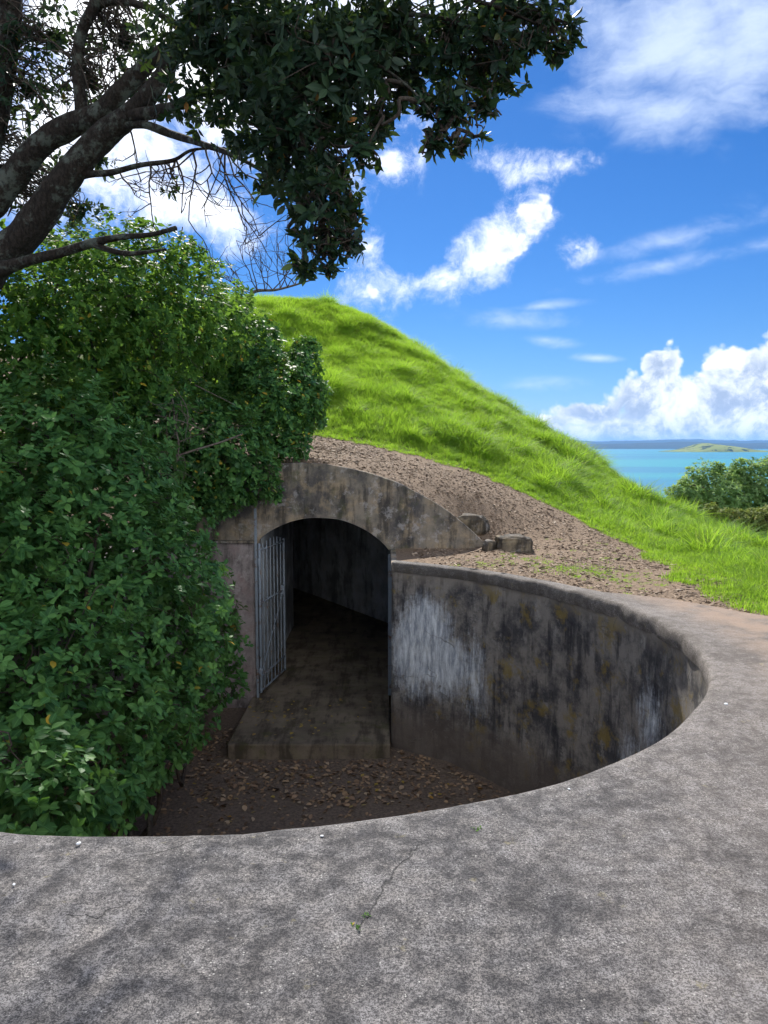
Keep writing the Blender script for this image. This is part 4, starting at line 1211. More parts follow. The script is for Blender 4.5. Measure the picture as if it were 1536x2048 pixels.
# ------------------------------------------------------------------ the big tree
def build_tree():
    g = np.random.default_rng(77)
    base = np.array([-5.6, 8.2, 0.05])
    root = empty('coastal_tree', tuple(base)); tag(root, 'large dark-leaved tree leaning in from the left over the pit', 'tree')
    def limb(pts, name='limb', sides=14, world=None, wob=.16):
        pp, rr = [], []
        for (p, r) in (world or []):
            pp.append(np.array(p)); rr.append(r)
        for (u, v, Y, w) in pts:
            pp.append(P(u, v, Y)); rr.append(w / 2 * Y / F * 0.62)
        q = catmull(np.c_[np.array(pp), np.array(rr)], 7)
        obj(name, tubes_mesh(name, [tube(q[:, :3], np.maximum(q[:, 3], .004), sides, wob=wob)], M_BARK), root)
        return q
    Lm = []
    Lm.append(limb([(-30, 545, 7.6, 118), (55, 462, 7.5, 100), (118, 375, 7.4, 90), (165, 315, 7.35, 82), (212, 268, 7.3, 80), (262, 228, 7.2, 62), (302, 185, 7.1, 56), (335, 135, 7.0, 50), (375, 62, 6.6, 44), (430, -10, 6.2, 38), (500, -90, 5.8, 30), (600, -190, 5.4, 18)],
                   'trunk', 18, [((-5.6, 8.0, -0.2), .50), ((-5.3, 7.9, 1.0), .42), ((-4.75, 7.7, 2.5), .30)]))
    Lm.append(limb([(-60, 455, 8.0, 100), (-10, 402, 8.0, 88), (42, 335, 7.9, 78), (92, 280, 7.8, 72), (148, 250, 7.7, 70), (202, 224, 7.6, 62), (252, 172, 7.5, 52), (302, 122, 7.4, 44), (345, 84, 7.3, 38), (405, 20, 7.2, 30), (470, -60, 7.0, 22), (560, -160, 6.9, 14)],
                   world=[((-5.7, 8.3, 0.6), .34), ((-5.2, 8.2, 2.6), .32)]))
    Lm.append(limb([(166, 262, 7.7, 42), (161, 195, 7.65, 37), (155, 120, 7.6, 34), (166, 58, 7.5, 33), (190, 5, 7.4, 33), (205, -70, 7.3, 26), (260, -180, 7.2, 14)]))
    Lm.append(limb([(186, 12, 7.45, 22), (235, 2, 7.4, 22), (295, 14, 7.3, 20), (330, 36, 7.2, 18), (352, 55, 7.1, 15), (390, 90, 6.9, 9)]))
    Lm.append(limb([(-80, 420, 8.4, 90), (-25, 300, 8.3, 74), (2, 190, 8.2, 66), (14, 100, 8.1, 66), (20, 0, 8.0, 70), (10, -120, 7.9, 50), (60, -300, 7.7, 28)], world=[((-5.9, 8.4, 1.6), .3)]))
    Lm.append(limb([(198, 258, 7.3, 30), (250, 251, 7.2, 26), (292, 250, 7.1, 25), (342, 268, 7.0, 24), (402, 287, 6.3, 20), (470, 312, 5.7, 14), (540, 352, 5.1, 9), (600, 400, 4.6, 6)]))
    Lm.append(limb([(150, 352, 7.4, 34), (178, 348, 7.35, 22), (222, 345, 7.25, 19), (282, 330, 7.1, 16), (345, 321, 7.0, 13), (385, 300, 6.9, 9), (450, 296, 6.7, 6)]))
    Lm.append(limb([(-40, 552, 7.5, 70), (5, 538, 7.4, 48), (62, 520, 7.3, 33), (132, 502, 7.2, 29), (192, 484, 7.1, 27), (242, 474, 7.0, 19), (302, 469, 6.9, 15), (352, 456, 6.8, 14)]))
    Lm.append(limb([(182, 488, 7.1, 20), (252, 507, 7.05, 16), (332, 499, 7.0, 9)]))
    Lm.append(limb([(265, 232, 7.15, 40), (320, 222, 7.0, 38), (360, 208, 6.6, 32), (430, 170, 6.0, 25), (520, 120, 5.4, 20), (640, 70, 4.9, 17), (760, 30, 4.6, 15), (900, 40, 4.5, 10), (1000, 90, 4.5, 6)]))
    Lm.append(limb([(420, 8, 6.2, 24), (560, -40, 5.4, 22), (720, -40, 4.8, 19), (860, -20, 4.6, 15), (980, 10, 4.5, 11), (1080, 50, 4.5, 6)]))
    Lm.append(limb([(640, 72, 4.9, 14), (720, 110, 4.7, 12), (800, 160, 4.55, 9), (860, 220, 4.5, 6), (900, 280, 4.5, 4)]))
    allp = np.vstack([q[:, :3] for q in Lm])

    crown = bl((430, 100, 5.1, 0.459), (540, 60, 4.75, 0.534), (620, 110, 4.45, 0.481), (520, 210, 4.85, 0.373), (600, 250, 4.55, 0.367), (690, 170, 4.65, 0.384), (650, 330, 4.45, 0.306), (560, 320, 4.75, 0.260), (645, 420, 4.35, 0.254), (640, 480, 4.35, 0.181), (690, 480, 4.35, 0.145), (610, 530, 4.35, 0.094), (655, 540, 4.35, 0.072),
               (800, 50, 4.65, 0.369), (900, 60, 4.65, 0.406), (950, 140, 4.65, 0.266), (1000, 110, 4.55, 0.264), (905, 215, 4.55, 0.191), (870, 280, 4.55, 0.125), (920, 290, 4.55, 0.081), (850, 210, 4.55, 0.103), (970, 210, 4.55, 0.095), (960, 270, 4.55, 0.059), (1090, 30, 4.55, 0.235), (1120, 90, 4.55, 0.110), (1070, 80, 4.55, 0.117), (1150, 60, 4.55, 0.073), (1000, 20, 4.65, 0.295), (710, 60, 4.75, 0.371), (800, 150, 4.85, 0.187),
               (470, 150, 5.1, 0.414), (600, 160, 5.1, 0.403), (760, 80, 5.1, 0.336), (700, 420, 4.45, 0.117), (730, 300, 4.45, 0.131), (745, 240, 4.55, 0.161), (400, 30, 5.1, 0.349), (790, 200, 4.95, 0.105))
    thin = bl((60, 180, 8.2, .55), (110, 80, 8.2, .6), (250, 80, 8.0, .6), (60, 300, 8.6, .45), (290, 170, 7.9, .4), (90, 400, 8.8, .5), (180, 160, 8.3, .5), (30, 60, 8.0, .4), (350, 380, 7.2, .14), (200, 320, 8, .25), (160, 420, 8.4, .3))
    over = []
    g2 = np.random.default_rng(5)
    for i in range(34):                                   # the crown goes on above and left of the frame
        x = g2.uniform(-10.5, -4.6); y = g2.uniform(5.8, 10.5)
        z = g2.uniform(6.2, 9.6)
        z = max(z, 1.6 + 0.60 * y + g2.uniform(0.5, 1.3)) if x > -0.56 * y - .6 else z
        over.append((np.array([x, y, z]), g2.uniform(0.8, 1.25)))
    for (x, y, z, r) in ((-1.2, 4.4, 5.0, .8), (-.4, 4.4, 5.0, .7), (.3, 4.5, 4.9, .6), (-2.2, 4.8, 5.4, .9), (-3.2, 5.4, 6.0, 1.0)):
        over.append((np.array([x, y, z]), r))
    L = Leaves()
    p, d = blob_points(crown, 3400, g, shell=1.0, lump=.6, lump_s=2.2, keep_in=.6, back=.9, seed=3)
    rosettes(L, p, d * .6, g, 0.076, (5, 9), .9, up=0.1, spread=(25, 80), droop=.18)
    crown_p = p
    p2, d2 = blob_points(thin, 900, g, shell=1.6, lump=.4, keep_in=.7, back=1, seed=4)
    rosettes(L, p2, d2, g, 0.09, (3, 7), .85, up=.2, spread=(25, 80))
    p3, d3 = blob_points(over, 6000, g, shell=.9, lump=.3, keep_in=.4, back=.8, seed=6)
    u, v, z = px(p3)
    keep = ~((v > -25) & (z > 0) & (u > -60) & (u < 1600))
    rosettes(L, p3[keep], d3[keep], g, 0.125, (5, 8), 1.05, up=.3)
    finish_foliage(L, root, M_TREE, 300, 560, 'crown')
    # twigs that carry the leaves
    tw = []
    for b in crown + thin:
        k = np.argmin(np.linalg.norm(allp - b[0], axis=1))
        if np.linalg.norm(allp[k] - b[0]) < 1.0: tw.append(branch_to(allp[k], b[0], g, .014, .007, 6, .6, .05, 6))
        inside = crown_p[np.linalg.norm(crown_p - b[0], axis=1) < b[1]]
        for q in inside[:26]:
            tw.append(branch_to(b[0] + g.normal(size=3) * .05, q, g, .006, .0025, 4, .6, 0, 4))
    for q in p2[::2]:
        k = np.argmin(np.linalg.norm(allp - q, axis=1))
        if np.linalg.norm(allp[k] - q) < 1.4:
            tw.append(branch_to(allp[k], q, g, .008, .003, 5, .7, 0, 4))
    for i in range(40):
        b = over[g.integers(len(over))]
        k = np.argmin(np.linalg.norm(allp - b[0], axis=1))
        tw.append(branch_to(allp[k], b[0], g, .05, .02, 6, .4, .1, 6))
    # bare dead twigs hanging between the limbs and the shrub
    for (u, v, Y, du, dz, ln) in ((385, 300, 6.9, .4, -.8, .75), (410, 305, 6.8, .2, -1, .7), (430, 300, 6.8, .6, -.9, .8), (460, 312, 6.7, .3, -1, .8), (350, 322, 7, .2, -.9, .6), (400, 330, 6.9, -.6, -.6, .6), (300, 330, 7.1, .3, -.7, .45), (240, 345, 7.2, .2, -.8, .45), (470, 330, 6.6, .8, -.8, .7), (255, 252, 7.2, .5, -.7, .4), (275, 255, 7.2, .8, -.5, .4),
                               (110, 270, 7.9, -.2, 1, .7), (210, 215, 7.6, .1, 1, .8), (230, 190, 7.6, .3, 1, .8), (190, 230, 7.7, 0, 1, .9), (60, 310, 8, -.3, 1, .6), (130, 250, 7.8, -.4, 1, .8), (270, 150, 7.5, .1, 1, .6), (160, 120, 7.6, -.8, .6, .7), (165, 80, 7.6, .8, .6, .6), (20, 130, 8.1, .8, .4, .6), (20, 60, 8, .8, .5, .6), (440, 330, 6.7, -.1, -1, .7), (500, 340, 6.5, -.3, -1, .6)):
        st_ = P(u, v, Y); st_ = allp[np.argmin(np.linalg.norm(allp - st_, axis=1))]
        tw += twig_tree(st_, (du, g.normal() * .4, dz), ln, .010, g, 2, .75, 0.02 if dz > 0 else .05)
    o = obj('twigs', tubes_mesh('twigs', tw, M_TWIG), root); o['kind'] = 'stuff'
build_tree()

# ------------------------------------------------------------------ scatter by geometry nodes (grass, chips, litter)
def scatter(name, pts, rot, scale, idx, rnd, sources, label, kind='stuff'):
    me = bpy.data.meshes.new(name)
    me.vertices.add(len(pts)); me.vertices.foreach_set('co', np.asarray(pts, np.float32).ravel())
    a = me.attributes.new('rot', 'FLOAT_VECTOR', 'POINT'); a.data.foreach_set('vector', np.asarray(rot, np.float32).ravel())
    a = me.attributes.new('scl', 'FLOAT', 'POINT'); a.data.foreach_set('value', np.asarray(scale, np.float32))
    a = me.attributes.new('idx', 'INT', 'POINT'); a.data.foreach_set('value', np.asarray(idx, np.int32))
    a = me.attributes.new('rnd', 'FLOAT', 'POINT'); a.data.foreach_set('value', np.asarray(rnd, np.float32))
    o = obj(name, me); tag(o, label, None, None, kind)
    c = bpy.data.collections.new(name + '_pieces')
    for s in sources: c.objects.link(s)
    ng = bpy.data.node_groups.new(name + '_scatter', 'GeometryNodeTree')
    ng.interface.new_socket('Geometry', in_out='INPUT', socket_type='NodeSocketGeometry')
    ng.interface.new_socket('Geometry', in_out='OUTPUT', socket_type='NodeSocketGeometry')
    N = ng.nodes; Lk = ng.links
    gi, go = N.new('NodeGroupInput'), N.new('NodeGroupOutput')
    iop = N.new('GeometryNodeInstanceOnPoints')
    ci = N.new('GeometryNodeCollectionInfo'); ci.inputs[0].default_value = c
    ci.inputs['Separate Children'].default_value = True; ci.inputs['Reset Children'].default_value = True
    iop.inputs['Pick Instance'].default_value = True
    def att(nm, ty):
        n = N.new('GeometryNodeInputNamedAttribute'); n.data_type = ty; n.inputs[0].default_value = nm; return n.outputs[0]
    Lk.new(gi.outputs[0], iop.inputs['Points']); Lk.new(ci.outputs[0], iop.inputs['Instance'])
    Lk.new(att('idx', 'INT'), iop.inputs['Instance Index'])
    e2r = N.new('FunctionNodeEulerToRotation'); Lk.new(att('rot', 'FLOAT_VECTOR'), e2r.inputs[0])
    Lk.new(e2r.outputs[0], iop.inputs['Rotation']); Lk.new(att('scl', 'FLOAT'), iop.inputs['Scale'])
    Lk.new(iop.outputs[0], go.inputs[0])
    md = o.modifiers.new('scatter', 'NODES'); md.node_group = ng
    return o

def mat_grass():
    m, t, out = new_mat('grass_blade')
    at = t.new('ShaderNodeAttribute', attribute_name='lf')
    s = t.new('ShaderNodeSeparateXYZ'); t.put(s.inputs[0], at.outputs['Vector'])
    ia = t.new('ShaderNodeAttribute', attribute_name='rnd', attribute_type='INSTANCER')
    p = t.new('ShaderNodeNewGeometry').outputs['Position']
    big = t.noise(p, 0.55, 4, 0.6); mid = t.noise(p, 2.2, 4, 0.6)
    along = s.outputs[2]
    c = t.mix(t.math('FRACT', t.math('ADD', s.outputs[0], ia.outputs['Fac'])), (0.070, 0.165, 0.022), (0.155, 0.29, 0.026))
    c = t.mix(t.ss(big, 0.42, 0.62, 0, .55), c, (0.20, 0.30, 0.03))
    c = t.mix(t.ss(mid, 0.50, 0.64, 0, .55), c, (0.06, 0.14, 0.025))
    dry = t.math('MULTIPLY', t.ss(t.math('FRACT', t.math('ADD', t.math('MULTIPLY', s.outputs[0], 7.3), ia.outputs['Fac'])), 0.88, 0.94), 0.8)
    dry = t.math('MAXIMUM', dry, t.math('MULTIPLY', t.ss(t.noise(t.vmath('ADD', p, (7, 3, 0)), 0.8, 5, .65), .60, .72), t.ss(s.outputs[0], .35, .5, 0, .75)))
    c = t.mix(dry, c, (0.30, 0.25, 0.11))
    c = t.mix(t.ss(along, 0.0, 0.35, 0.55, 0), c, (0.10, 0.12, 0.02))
    b = principled(t, out, c, 0.6, None, 0.15, link=False)
    tr = t.new('ShaderNodeBsdfTranslucent'); t.put(tr.inputs[0], t.mix(0.6, c, (0.48, 0.78, 0.05)))
    mx = t.new('ShaderNodeMixShader'); mx.inputs[0].default_value = 0.5
    t.l.new(b, mx.inputs[1]); t.l.new(tr.outputs[0], mx.inputs[2]); t.l.new(mx.outputs[0], out.inputs[0])
    return m
M_GRASS = mat_grass()

def tuft(seed, nb, hmin, hmax, rad, lean, wid):
    g = np.random.default_rng(seed)
    Vs, Ts, As = [], [], []; off = 0
    for b in range(nb):
        a = g.uniform(0, 2 * np.pi); rr = rad * math.sqrt(g.random())
        base = np.array([rr * math.cos(a), rr * math.sin(a), -0.03])
        az = a + g.normal() * 0.9
        h = g.uniform(hmin, hmax); ln = lean * (0.4 + g.random())
        d = np.array([math.cos(az), math.sin(az), 0]); sd = np.array([-math.sin(az + g.normal() * .5), math.cos(az), 0])
        ns = 4; row = []
        for k in range(ns + 1):
            f = k / ns
            bend = ln * f ** 1.8
            pt = base + d * h * bend + np.array([0, 0, h * (f - 0.35 * min(ln, 1.3) * f ** 2.6)])
            w = wid * (1 - f ** 1.6) * (0.6 + 0.4 * min(1, f * 4))
            if k < ns: row += [pt - sd * w, pt + sd * w]
            else: row += [pt]
        Vs += row
        r = g.random()
        for k in range(ns): As += [(r, 0, k / ns)] * 2
        As += [(r, 0, 1)]
        for k in range(ns - 1):
            i = off + 2 * k; Ts += [(i, i + 1, i + 3), (i, i + 3, i + 2)]
        i = off + 2 * (ns - 1); Ts += [(i, i + 1, i + 2)]
        off += len(row)
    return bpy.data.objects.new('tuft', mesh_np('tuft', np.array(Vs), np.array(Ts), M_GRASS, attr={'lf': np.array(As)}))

def build_grass():
    g = np.random.default_rng(99)
    src = [tuft(100 + i, 28, .13, .32, .10, .85, .0050) for i in range(6)] + [tuft(200 + i, 24, .26, .46, .07, 1.15, .0055) for i in range(3)] + [tuft(300 + i, 26, .05, .11, .08, .7, .004) for i in range(3)]
    for i, s in enumerate(src): s.name = 'tuft_%02d' % i
    N = 130000
    x = g.uniform(-8, 11, N); y = g.uniform(2.5, 31, N)
    sd = grass_sd(x, y)
    cut = (sd > -0.12) & (y < 30 - 0.2 * np.abs(x + 3)) & ~((x < -4.5) & (y < 17))
    x, y, sd = x[cut], y[cut], sd[cut]
    p3 = np.stack([x, y, 0 * x], 1)
    lump = (fbm(p3 * 0.9, 5, 4) - 0.5) * 0.05 + (fbm(p3 * 3.5, 6, 3) - 0.5) * 0.10
    z = H(x, y) + lump * sst(sd, 0.2, 1.5)
    cl = fbm(p3 * 0.8, 51, 3); cl2 = fbm(p3 * 2.2, 52, 3)
    sc = (0.62 + 0.40 * sst(cl * .6 + cl2 * .4, 0.36, 0.64)) * (0.35 + 0.65 * sst(sd, 0.0, 0.9))
    idx = g.integers(0, 6, len(x))
    cl3 = fbm(p3 * 1.5 + 40, 53, 4)
    tall = (cl3 > 0.57) & (g.random(len(x)) < .5) & (sd > .7); idx[tall] = 6 + g.integers(0, 3, tall.sum())
    short = (sd < 0.30) & (g.random(len(x)) < .8); idx[short] = 9 + g.integers(0, 3, short.sum())
    sc = np.where(short, 0.7 + .5 * g.random(len(x)), sc * (0.8 + .4 * g.random(len(x))))
    sc = np.where(tall, sc * (1.05 + .55 * sst(cl3, .57, .72)), sc)
    # lean downhill and with the wind (to the right)
    rot = np.stack([g.normal(size=len(x)) * .12 + 0.10, g.normal(size=len(x)) * .12 + 0.22, g.uniform(0, 6.28, len(x))], 1)
    rot[:, 2] = g.uniform(0, 6.28, len(x))
    # euler order XYZ applies x, y then z: keep the lean by using small z swing for most tufts
    lean = g.random(len(x)) < .6
    rot[lean, 2] = g.normal(size=lean.sum()) * .7
    # weeds on the bare path
    wx = np.r_[g.normal(2.55, .35, 120), g.normal(1.9, .5, 60), g.normal(2.9, .25, 50), g.uniform(2.2, 3.7, 60)]
    wy = np.r_[g.normal(9.75, .22, 120), g.normal(10.4, .25, 60), g.normal(9.0, .3, 50), g.uniform(8.2, 12.5, 60)]
    ok = np.min(np.hypot(wx[:, None] - rim[None, :, 0], wy[:, None] - rim[None, :, 1]), 1) > .28
    ok &= ~in_poly(wx, wy, outline)
    wx, wy = wx[ok], wy[ok]
    x = np.r_[x, wx]; y = np.r_[y, wy]; z = np.r_[z, H(wx, wy)]
    sc = np.r_[sc, g.uniform(.25, .7, len(wx))]; idx = np.r_[idx, 9 + g.integers(0, 3, len(wx))]
    rot = np.vstack([rot, np.stack([0 * wx, 0 * wx, g.uniform(0, 6, len(wx))], 1)])
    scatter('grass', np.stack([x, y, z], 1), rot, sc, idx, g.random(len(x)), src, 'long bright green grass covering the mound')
    print('GRASS', len(x))
build_grass()

def mat_chip(name, cols):
    m, t, out = new_mat(name)
    ia = t.new('ShaderNodeAttribute', attribute_name='rnd', attribute_type='INSTANCER')
    oi = t.new('ShaderNodeObjectInfo')
    cr = t.new('ShaderNodeValToRGB'); t.put(cr.inputs[0], t.math('FRACT', t.math('ADD', ia.outputs['Fac'], oi.outputs['Random'])))
    e = cr.color_ramp.elements
    e[0].position = 0; e[0].color = (*cols[0], 1); e[1].position = 1; e[1].color = (*cols[-1], 1)
    for i, c in enumerate(cols[1:-1]):
        x = cr.color_ramp.elements.new((i + 1) / (len(cols) - 1)); x.color = (*c, 1)
    p = t.new('ShaderNodeTexCoord').outputs['Object']
    c = t.mix(t.noise(p, 60, 3), cr.outputs[0], t.mix(0.45, cr.outputs[0], (0.02, 0.015, 0.01)))
    principled(t, out, c, 0.8, None, 0.25)
    return m
M_CHIP = mat_chip('bark_chips', [(0.08, 0.055, 0.036), (0.17, 0.12, 0.08), (0.28, 0.20, 0.14), (0.42, 0.315, 0.225), (0.15, 0.10, 0.068), (0.55, 0.45, 0.34)])
M_LITTER = mat_chip('dry_leaves', [(0.12, 0.072, 0.045), (0.24, 0.15, 0.09), (0.36, 0.235, 0.15), (0.45, 0.30, 0.17), (0.26, 0.155, 0.09), (0.52, 0.39, 0.26)])
M_YELLOW = mat_chip('yellow_leaves', [(0.30, 0.20, 0.03), (0.42, 0.30, 0.06), (0.36, 0.27, 0.10), (0.45, 0.22, 0.03)])

def dry_leaf_mesh(seed, mat, w=.26, curl=.25, name='dry_leaf'):
    g = np.random.default_rng(seed)
    V = LEAF_V.copy(); V[:, 1] -= .5
    V[:, 0] *= w / .2
    V[:, 2] = curl * (np.abs(V[:, 0]) * 1.2 + (V[:, 1] ** 2) * (g.random() * 1.2 - .2)) + g.normal(size=8) * .03
    V[:, 2] -= V[:, 2].min()
    V[:, 0] += (V[:, 1] ** 2) * g.normal() * .3
    return mesh_np(name, V, LEAF_T, mat)

def chip_obj(seed):
    g = np.random.default_rng(seed)
    bm = bmesh.new(); bmesh.ops.create_cube(bm, size=1)
    for v in bm.verts:
        v.co = Vector((v.co.x * .34, v.co.y * 1.0, v.co.z * .14)) + Vector(g.normal(size=3) * .07)
        v.co.z += .05
    me = bpy.data.meshes.new('chip'); bm.to_mesh(me); bm.free(); me.materials.append(M_CHIP)
    return bpy.data.objects.new('chip_%03d' % seed, me)

def build_chips():
    g = np.random.default_rng(15)
    src = [chip_obj(i) for i in range(5)]
    for i in range(3):
        src.append(bpy.data.objects.new('chip_leaf_%d' % i, dry_leaf_mesh(400 + i, M_CHIP, .2, .3, 'chip')))
    N = 95000
    x = g.uniform(-3.5, 7, N); y = g.uniform(3.0, 17.2, N)
    sd = grass_sd(x, y)
    dr = np.min(np.hypot(x[:, None] - rim[None, ::3, 0], y[:, None] - rim[None, ::3, 1]), 1)
    wid = np.interp(S_rim, [0, 1.6, 2.4, 3.1, 3.6, 4.2, 5.2, 6.5, 8, 16, 17, 22], [0.13, 0.14, 0.15, 0.30, 0.75, 1.05, 1.9, 4.5, 7, 7, 4, 1.0])
    k = np.argmin(np.hypot(x[:, None] - rim[None, ::3, 0], y[:, None] - rim[None, ::3, 1]), 1)
    free = dr > wid[::3][k] + 0.02 - 0.08 * g.random(N) ** 3
    free &= ~in_poly(x, y, outline) & (sd < 0.25) & (y > 6.0 - 0.2 * x)
    free &= ~((y > FY - .04) & (y < FY + .37) & (x < 1.68))
    free &= ~((x < 0.44) & (y < 12.1))
    dens = sst(fbm(np.stack([x, y, 0 * x], 1) * 1.6, 61, 4), .30, .55)
    free &= g.random(N) < 0.25 + .75 * dens
    x, y = x[free], y[free]
    z = H(x, y) + (fbm(np.stack([x, y, 0 * x], 1) * 5, 8, 3) - .5) * .02 + .002
    rot = np.stack([g.normal(size=len(x)) * .22, g.normal(size=len(x)) * .3, g.uniform(0, 6.28, len(x))], 1)
    sc = np.exp(g.normal(size=len(x)) * .5) * .026
    scatter('bark_mulch', np.stack([x, y, z], 1), rot, np.clip(sc, .012, .09), g.integers(0, 8, len(x)), g.random(len(x)), src, 'brown bark chips and dry leaves strewn over the bare path')
    print('CHIPS', len(x))
build_chips()

def build_litter():
    g = np.random.default_rng(16)
    meshes = [dry_leaf_mesh(500 + i, M_LITTER, .24 + .05 * (i % 3), .35) for i in range(5)]
    src = [bpy.data.objects.new('litter_leaf_%d' % i, m) for i, m in enumerate(meshes)]
    N = 13000
    x = g.uniform(-4.2, 2.4, N); y = g.uniform(3.4, 11.0, N)
    dr = np.min(np.hypot(x[:, None] - rim[None, ::3, 0], y[:, None] - rim[None, ::3, 1]), 1)
    p3 = np.stack([x, y, 0 * x], 1)
    dens = sst(fbm(p3 * 1.1, 71, 4), .36, .62) + .5 * np.exp(-dr / .5)
    ok = in_poly(x, y, rim) & (dr > .08) & (g.random(N) < .25 + .8 * dens) & ~((x > -2.2) & (x < .1) & (y > 9.86))
    x, y = x[ok], y[ok]; p3 = p3[ok]
    zf = PIT_Z + (fbm(p3 * 1.2, 1, 4) - .5) * .06 + (fbm(p3 * 6, 4, 3) - .5) * .03 + .006
    rot = np.stack([g.normal(size=len(x)) * .25, g.normal(size=len(x)) * .25, g.uniform(0, 6.28, len(x))], 1)
    sc = g.uniform(.035, .078, len(x))
    pts = np.stack([x, y, zf], 1)
    u, v, z = px(pts)
    # the nearest leaves in sight lie as single leaves
    s = ok.sum()
    lip_v = np.interp(u, [0, 200, 400, 600, 800, 1000, 1150, 1300], [1655, 1664, 1662, 1648, 1622, 1592, 1550, 1485])
    vis = (v < lip_v - 6) & (u > 330) & (u < 1000)
    cand = vis.nonzero()[0]
    best = cand[np.argsort(-(sc[cand] / z[cand]))][:190]
    mask = np.zeros(len(x), bool); mask[best] = True
    for i in best:
        o = bpy.data.objects.new('fallen_leaf', meshes[i % 5]); COL.objects.link(o)
        o.location = pts[i] + np.array([0, 0, .01]); o.rotation_euler = rot[i]; o.scale = (sc[i] * 1.15,) * 3
        tag(o, 'dry brown fallen leaf lying on the dark earth of the pit floor', 'leaf', 'brown fallen leaves on the pit floor')
    r = ~mask
    scatter('leaf_litter', pts[r], rot[r], sc[r], g.integers(0, 5, r.sum()), g.random(r.sum()), src, 'carpet of small dry brown leaves on the pit floor')
    ym = [dry_leaf_mesh(600 + i, M_YELLOW, .2 + .04 * i, .25) for i in range(3)]
    n = 0
    while n < 62:
        x = g.uniform(-2.1, -.1); y = g.uniform(10.0, 11.75)
        if g.random() > (0.25 + .75 * (x < -1.15)): continue
        o = bpy.data.objects.new('yellow_leaf', ym[n % 3]); COL.objects.link(o)
        o.location = (x, y, SLAB_Z + .004); o.rotation_euler = (g.normal() * .08, g.normal() * .08, g.uniform(0, 6.28)); s = g.uniform(.04, .085); o.scale = (s, s, s)
        tag(o, 'small yellow fallen leaf lying on the mossy threshold slab', 'leaf', 'yellow leaves on the threshold slab'); n += 1
    n = 0
    while n < 34:
        x = g.uniform(-2.6, 1.3); y = g.uniform(6.5, 9.7)
        if not in_poly(np.array([x]), np.array([y]), rim - nout * .2)[0]: continue
        u, v, z = px(np.array([[x, y, PIT_Z]]))
        if v[0] > np.interp(u[0], [0, 400, 600, 800, 1000], [1655, 1660, 1646, 1618, 1588]) - 6: continue
        o = bpy.data.objects.new('yellow_leaf', ym[n % 3]); COL.objects.link(o)
        p3 = np.array([[x, y, 0]])
        zf = PIT_Z + (fbm(p3 * 1.2, 1, 4)[0] - .5) * .06 + (fbm(p3 * 6, 4, 3)[0] - .5) * .03 + .02
        o.location = (x, y, zf); o.rotation_euler = (g.normal() * .2, g.normal() * .2, g.uniform(0, 6.28)); s = g.uniform(.05, .09); o.scale = (s, s, s)
        tag(o, 'yellow fallen leaf among the brown litter of the pit floor', 'leaf', 'yellow leaves on the pit floor'); n += 1
build_litter()

# ------------------------------------------------------------------ rocks beside the portal
def rock(name, label, at, size, seed, rotz=0.0):
    bm = bmesh.new(); bmesh.ops.create_icosphere(bm, subdivisions=4, radius=1)
    for v in bm.verts:
        c = v.co.copy()
        e = 0.32
        q = Vector([math.copysign(abs(a) ** e, a) for a in c])     # boxier
        q = c.lerp(q, 0.62)
        s = 1 + 0.22 * mnoise.fractal(c * 1.3 + Vector((seed, 0, 0)), 1.0, 2.0, 5) + 0.10 * mnoise.fractal(c * 4 + Vector((0, seed, 0)), 1.0, 2.0, 4)
        v.co = Vector((q.x * size[0] * s, q.y * size[1] * s, q.z * size[2] * s))
    for f in bm.faces: f.smooth = True
    me = bpy.data.meshes.new(name); bm.to_mesh(me); bm.free(); me.materials.append(M_STONE)
    o = obj(name, me, loc=at); o.rotation_euler = (0.05, 0.04, rotz)
    tag(o, label, 'rock')
rock('boulder', 'flat-topped squarish brown rock beyond the tip of the portal wing', (2.0, 11.42, 0.10), (0.26, 0.18, 0.14), 3.1, 0.1)
rock('boulder', 'small broken rock wedged between the portal tip and the flat rock', (1.63, 11.50, 0.05), (0.09, 0.10, 0.10), 8.3, 0.5)
rock('boulder', 'dark rounded rock behind the sloping edge of the portal', (1.48, 12.62, 0.28), (0.26, 0.17, 0.16), 5.7, -0.3)

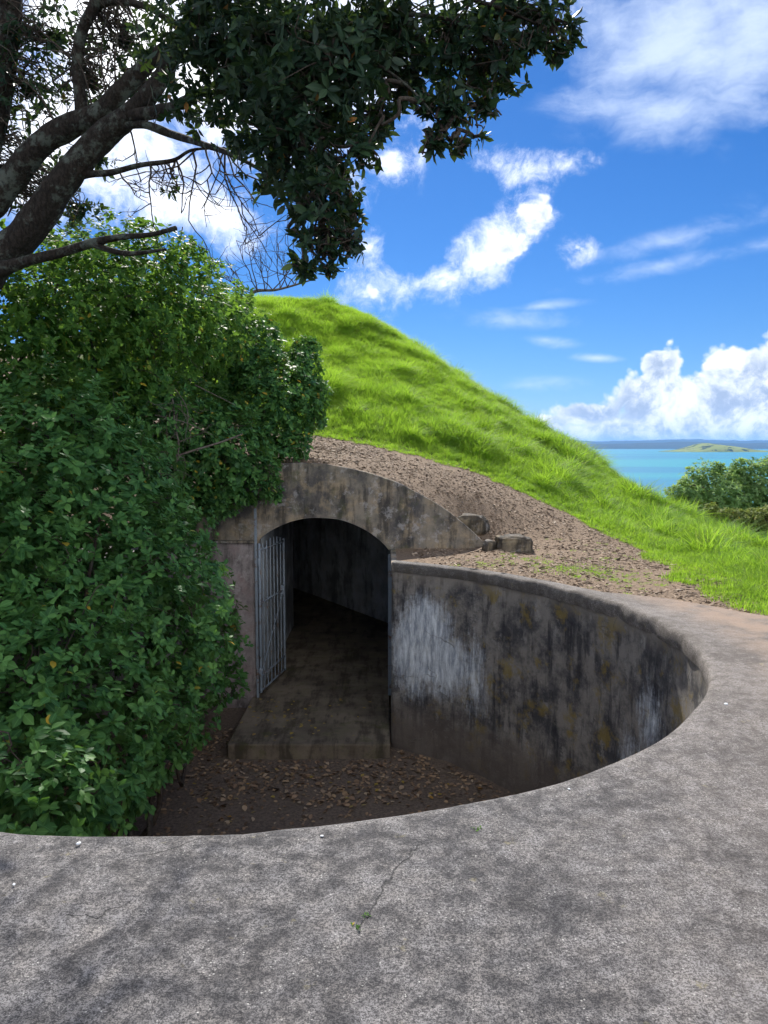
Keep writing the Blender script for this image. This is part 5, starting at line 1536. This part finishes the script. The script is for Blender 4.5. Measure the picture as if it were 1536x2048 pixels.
# small weeds in the apron crack
def weed(at, seed, n, label):
    g = np.random.default_rng(seed)
    L = Leaves()
    p = np.tile(np.array(at), (n, 1)) + g.normal(size=(n, 3)) * np.array([.008, .008, .002])
    rosettes(L, p, np.tile([0, 0, 1.0], (n, 1)), g, .016, (4, 6), 1.0, up=.8)
    a = L.cat(); V, T, A = leaf_arrays(*a)
    o = obj('weed', mesh_np('weed', V, T, M_SHRUB2, attr={'lf': A})); tag(o, label, 'weed')
weed(on_apron(735, 1832), 1, 3, 'tiny green weed at the upper end of the concrete crack')
weed(on_apron(716, 1856), 2, 5, 'tiny green weed lower down in the concrete crack')
weed(on_apron(948, 1655), 3, 4, 'tiny green weed near the rim of the pit')

# ------------------------------------------------------------------ the air
def build_haze():
    m, t, out = new_mat('sea_haze')
    v = t.new('ShaderNodeVolumePrincipled')
    v.inputs['Color'].default_value = (0.22, 0.50, 1.0, 1)
    v.inputs['Density'].default_value = 3.0e-5
    v.inputs['Anisotropy'].default_value = 0.1
    t.l.new(v.outputs[0], out.inputs['Volume'])
    me = box_mesh('haze', (-54000, -54000, -140), (54000, 54000, 430), m)
    o = obj('haze', me); tag(o, 'thin bluish sea haze', None, None, 'stuff')
build_haze()

# pale pebbles and droppings lying on the apron
M_PALE = mat_plain('pale_pebble', (0.62, 0.64, 0.66), 0.7, 0.12, 60)
def pebble(u, v, w, seed, label):
    at = on_apron(u, v)
    bm = bmesh.new(); bmesh.ops.create_icosphere(bm, subdivisions=2, radius=1)
    for q in bm.verts:
        k = 1 + .25 * mnoise.noise(q.co * 1.4 + Vector((seed, 0, 0)))
        q.co = Vector((q.co.x * w * k, q.co.y * w * .75 * k, q.co.z * w * .35 * k))
    for f in bm.faces: f.smooth = True
    me = bpy.data.meshes.new('pebble'); bm.to_mesh(me); bm.free(); me.materials.append(M_PALE)
    o = obj('pebble', me, loc=(at[0], at[1], at[2] - .001)); o.rotation_euler[2] = seed
    tag(o, label, 'pebble')
pebble(157, 1687, .011, 1.0, 'white oval pebble on the concrete near the left end of the rim')
pebble(28, 1769, .007, 2.0, 'tiny white pebble at the far left edge of the apron')
pebble(644, 1672, .008, 3.0, 'small white pebble just below the middle of the rim')
pebble(1452, 1408, .016, 4.0, 'white pebble on the apron beside the right curve of the rim')
pebble(1138, 1578, .008, 5.0, 'small pale pebble by the rim below the stained wall')
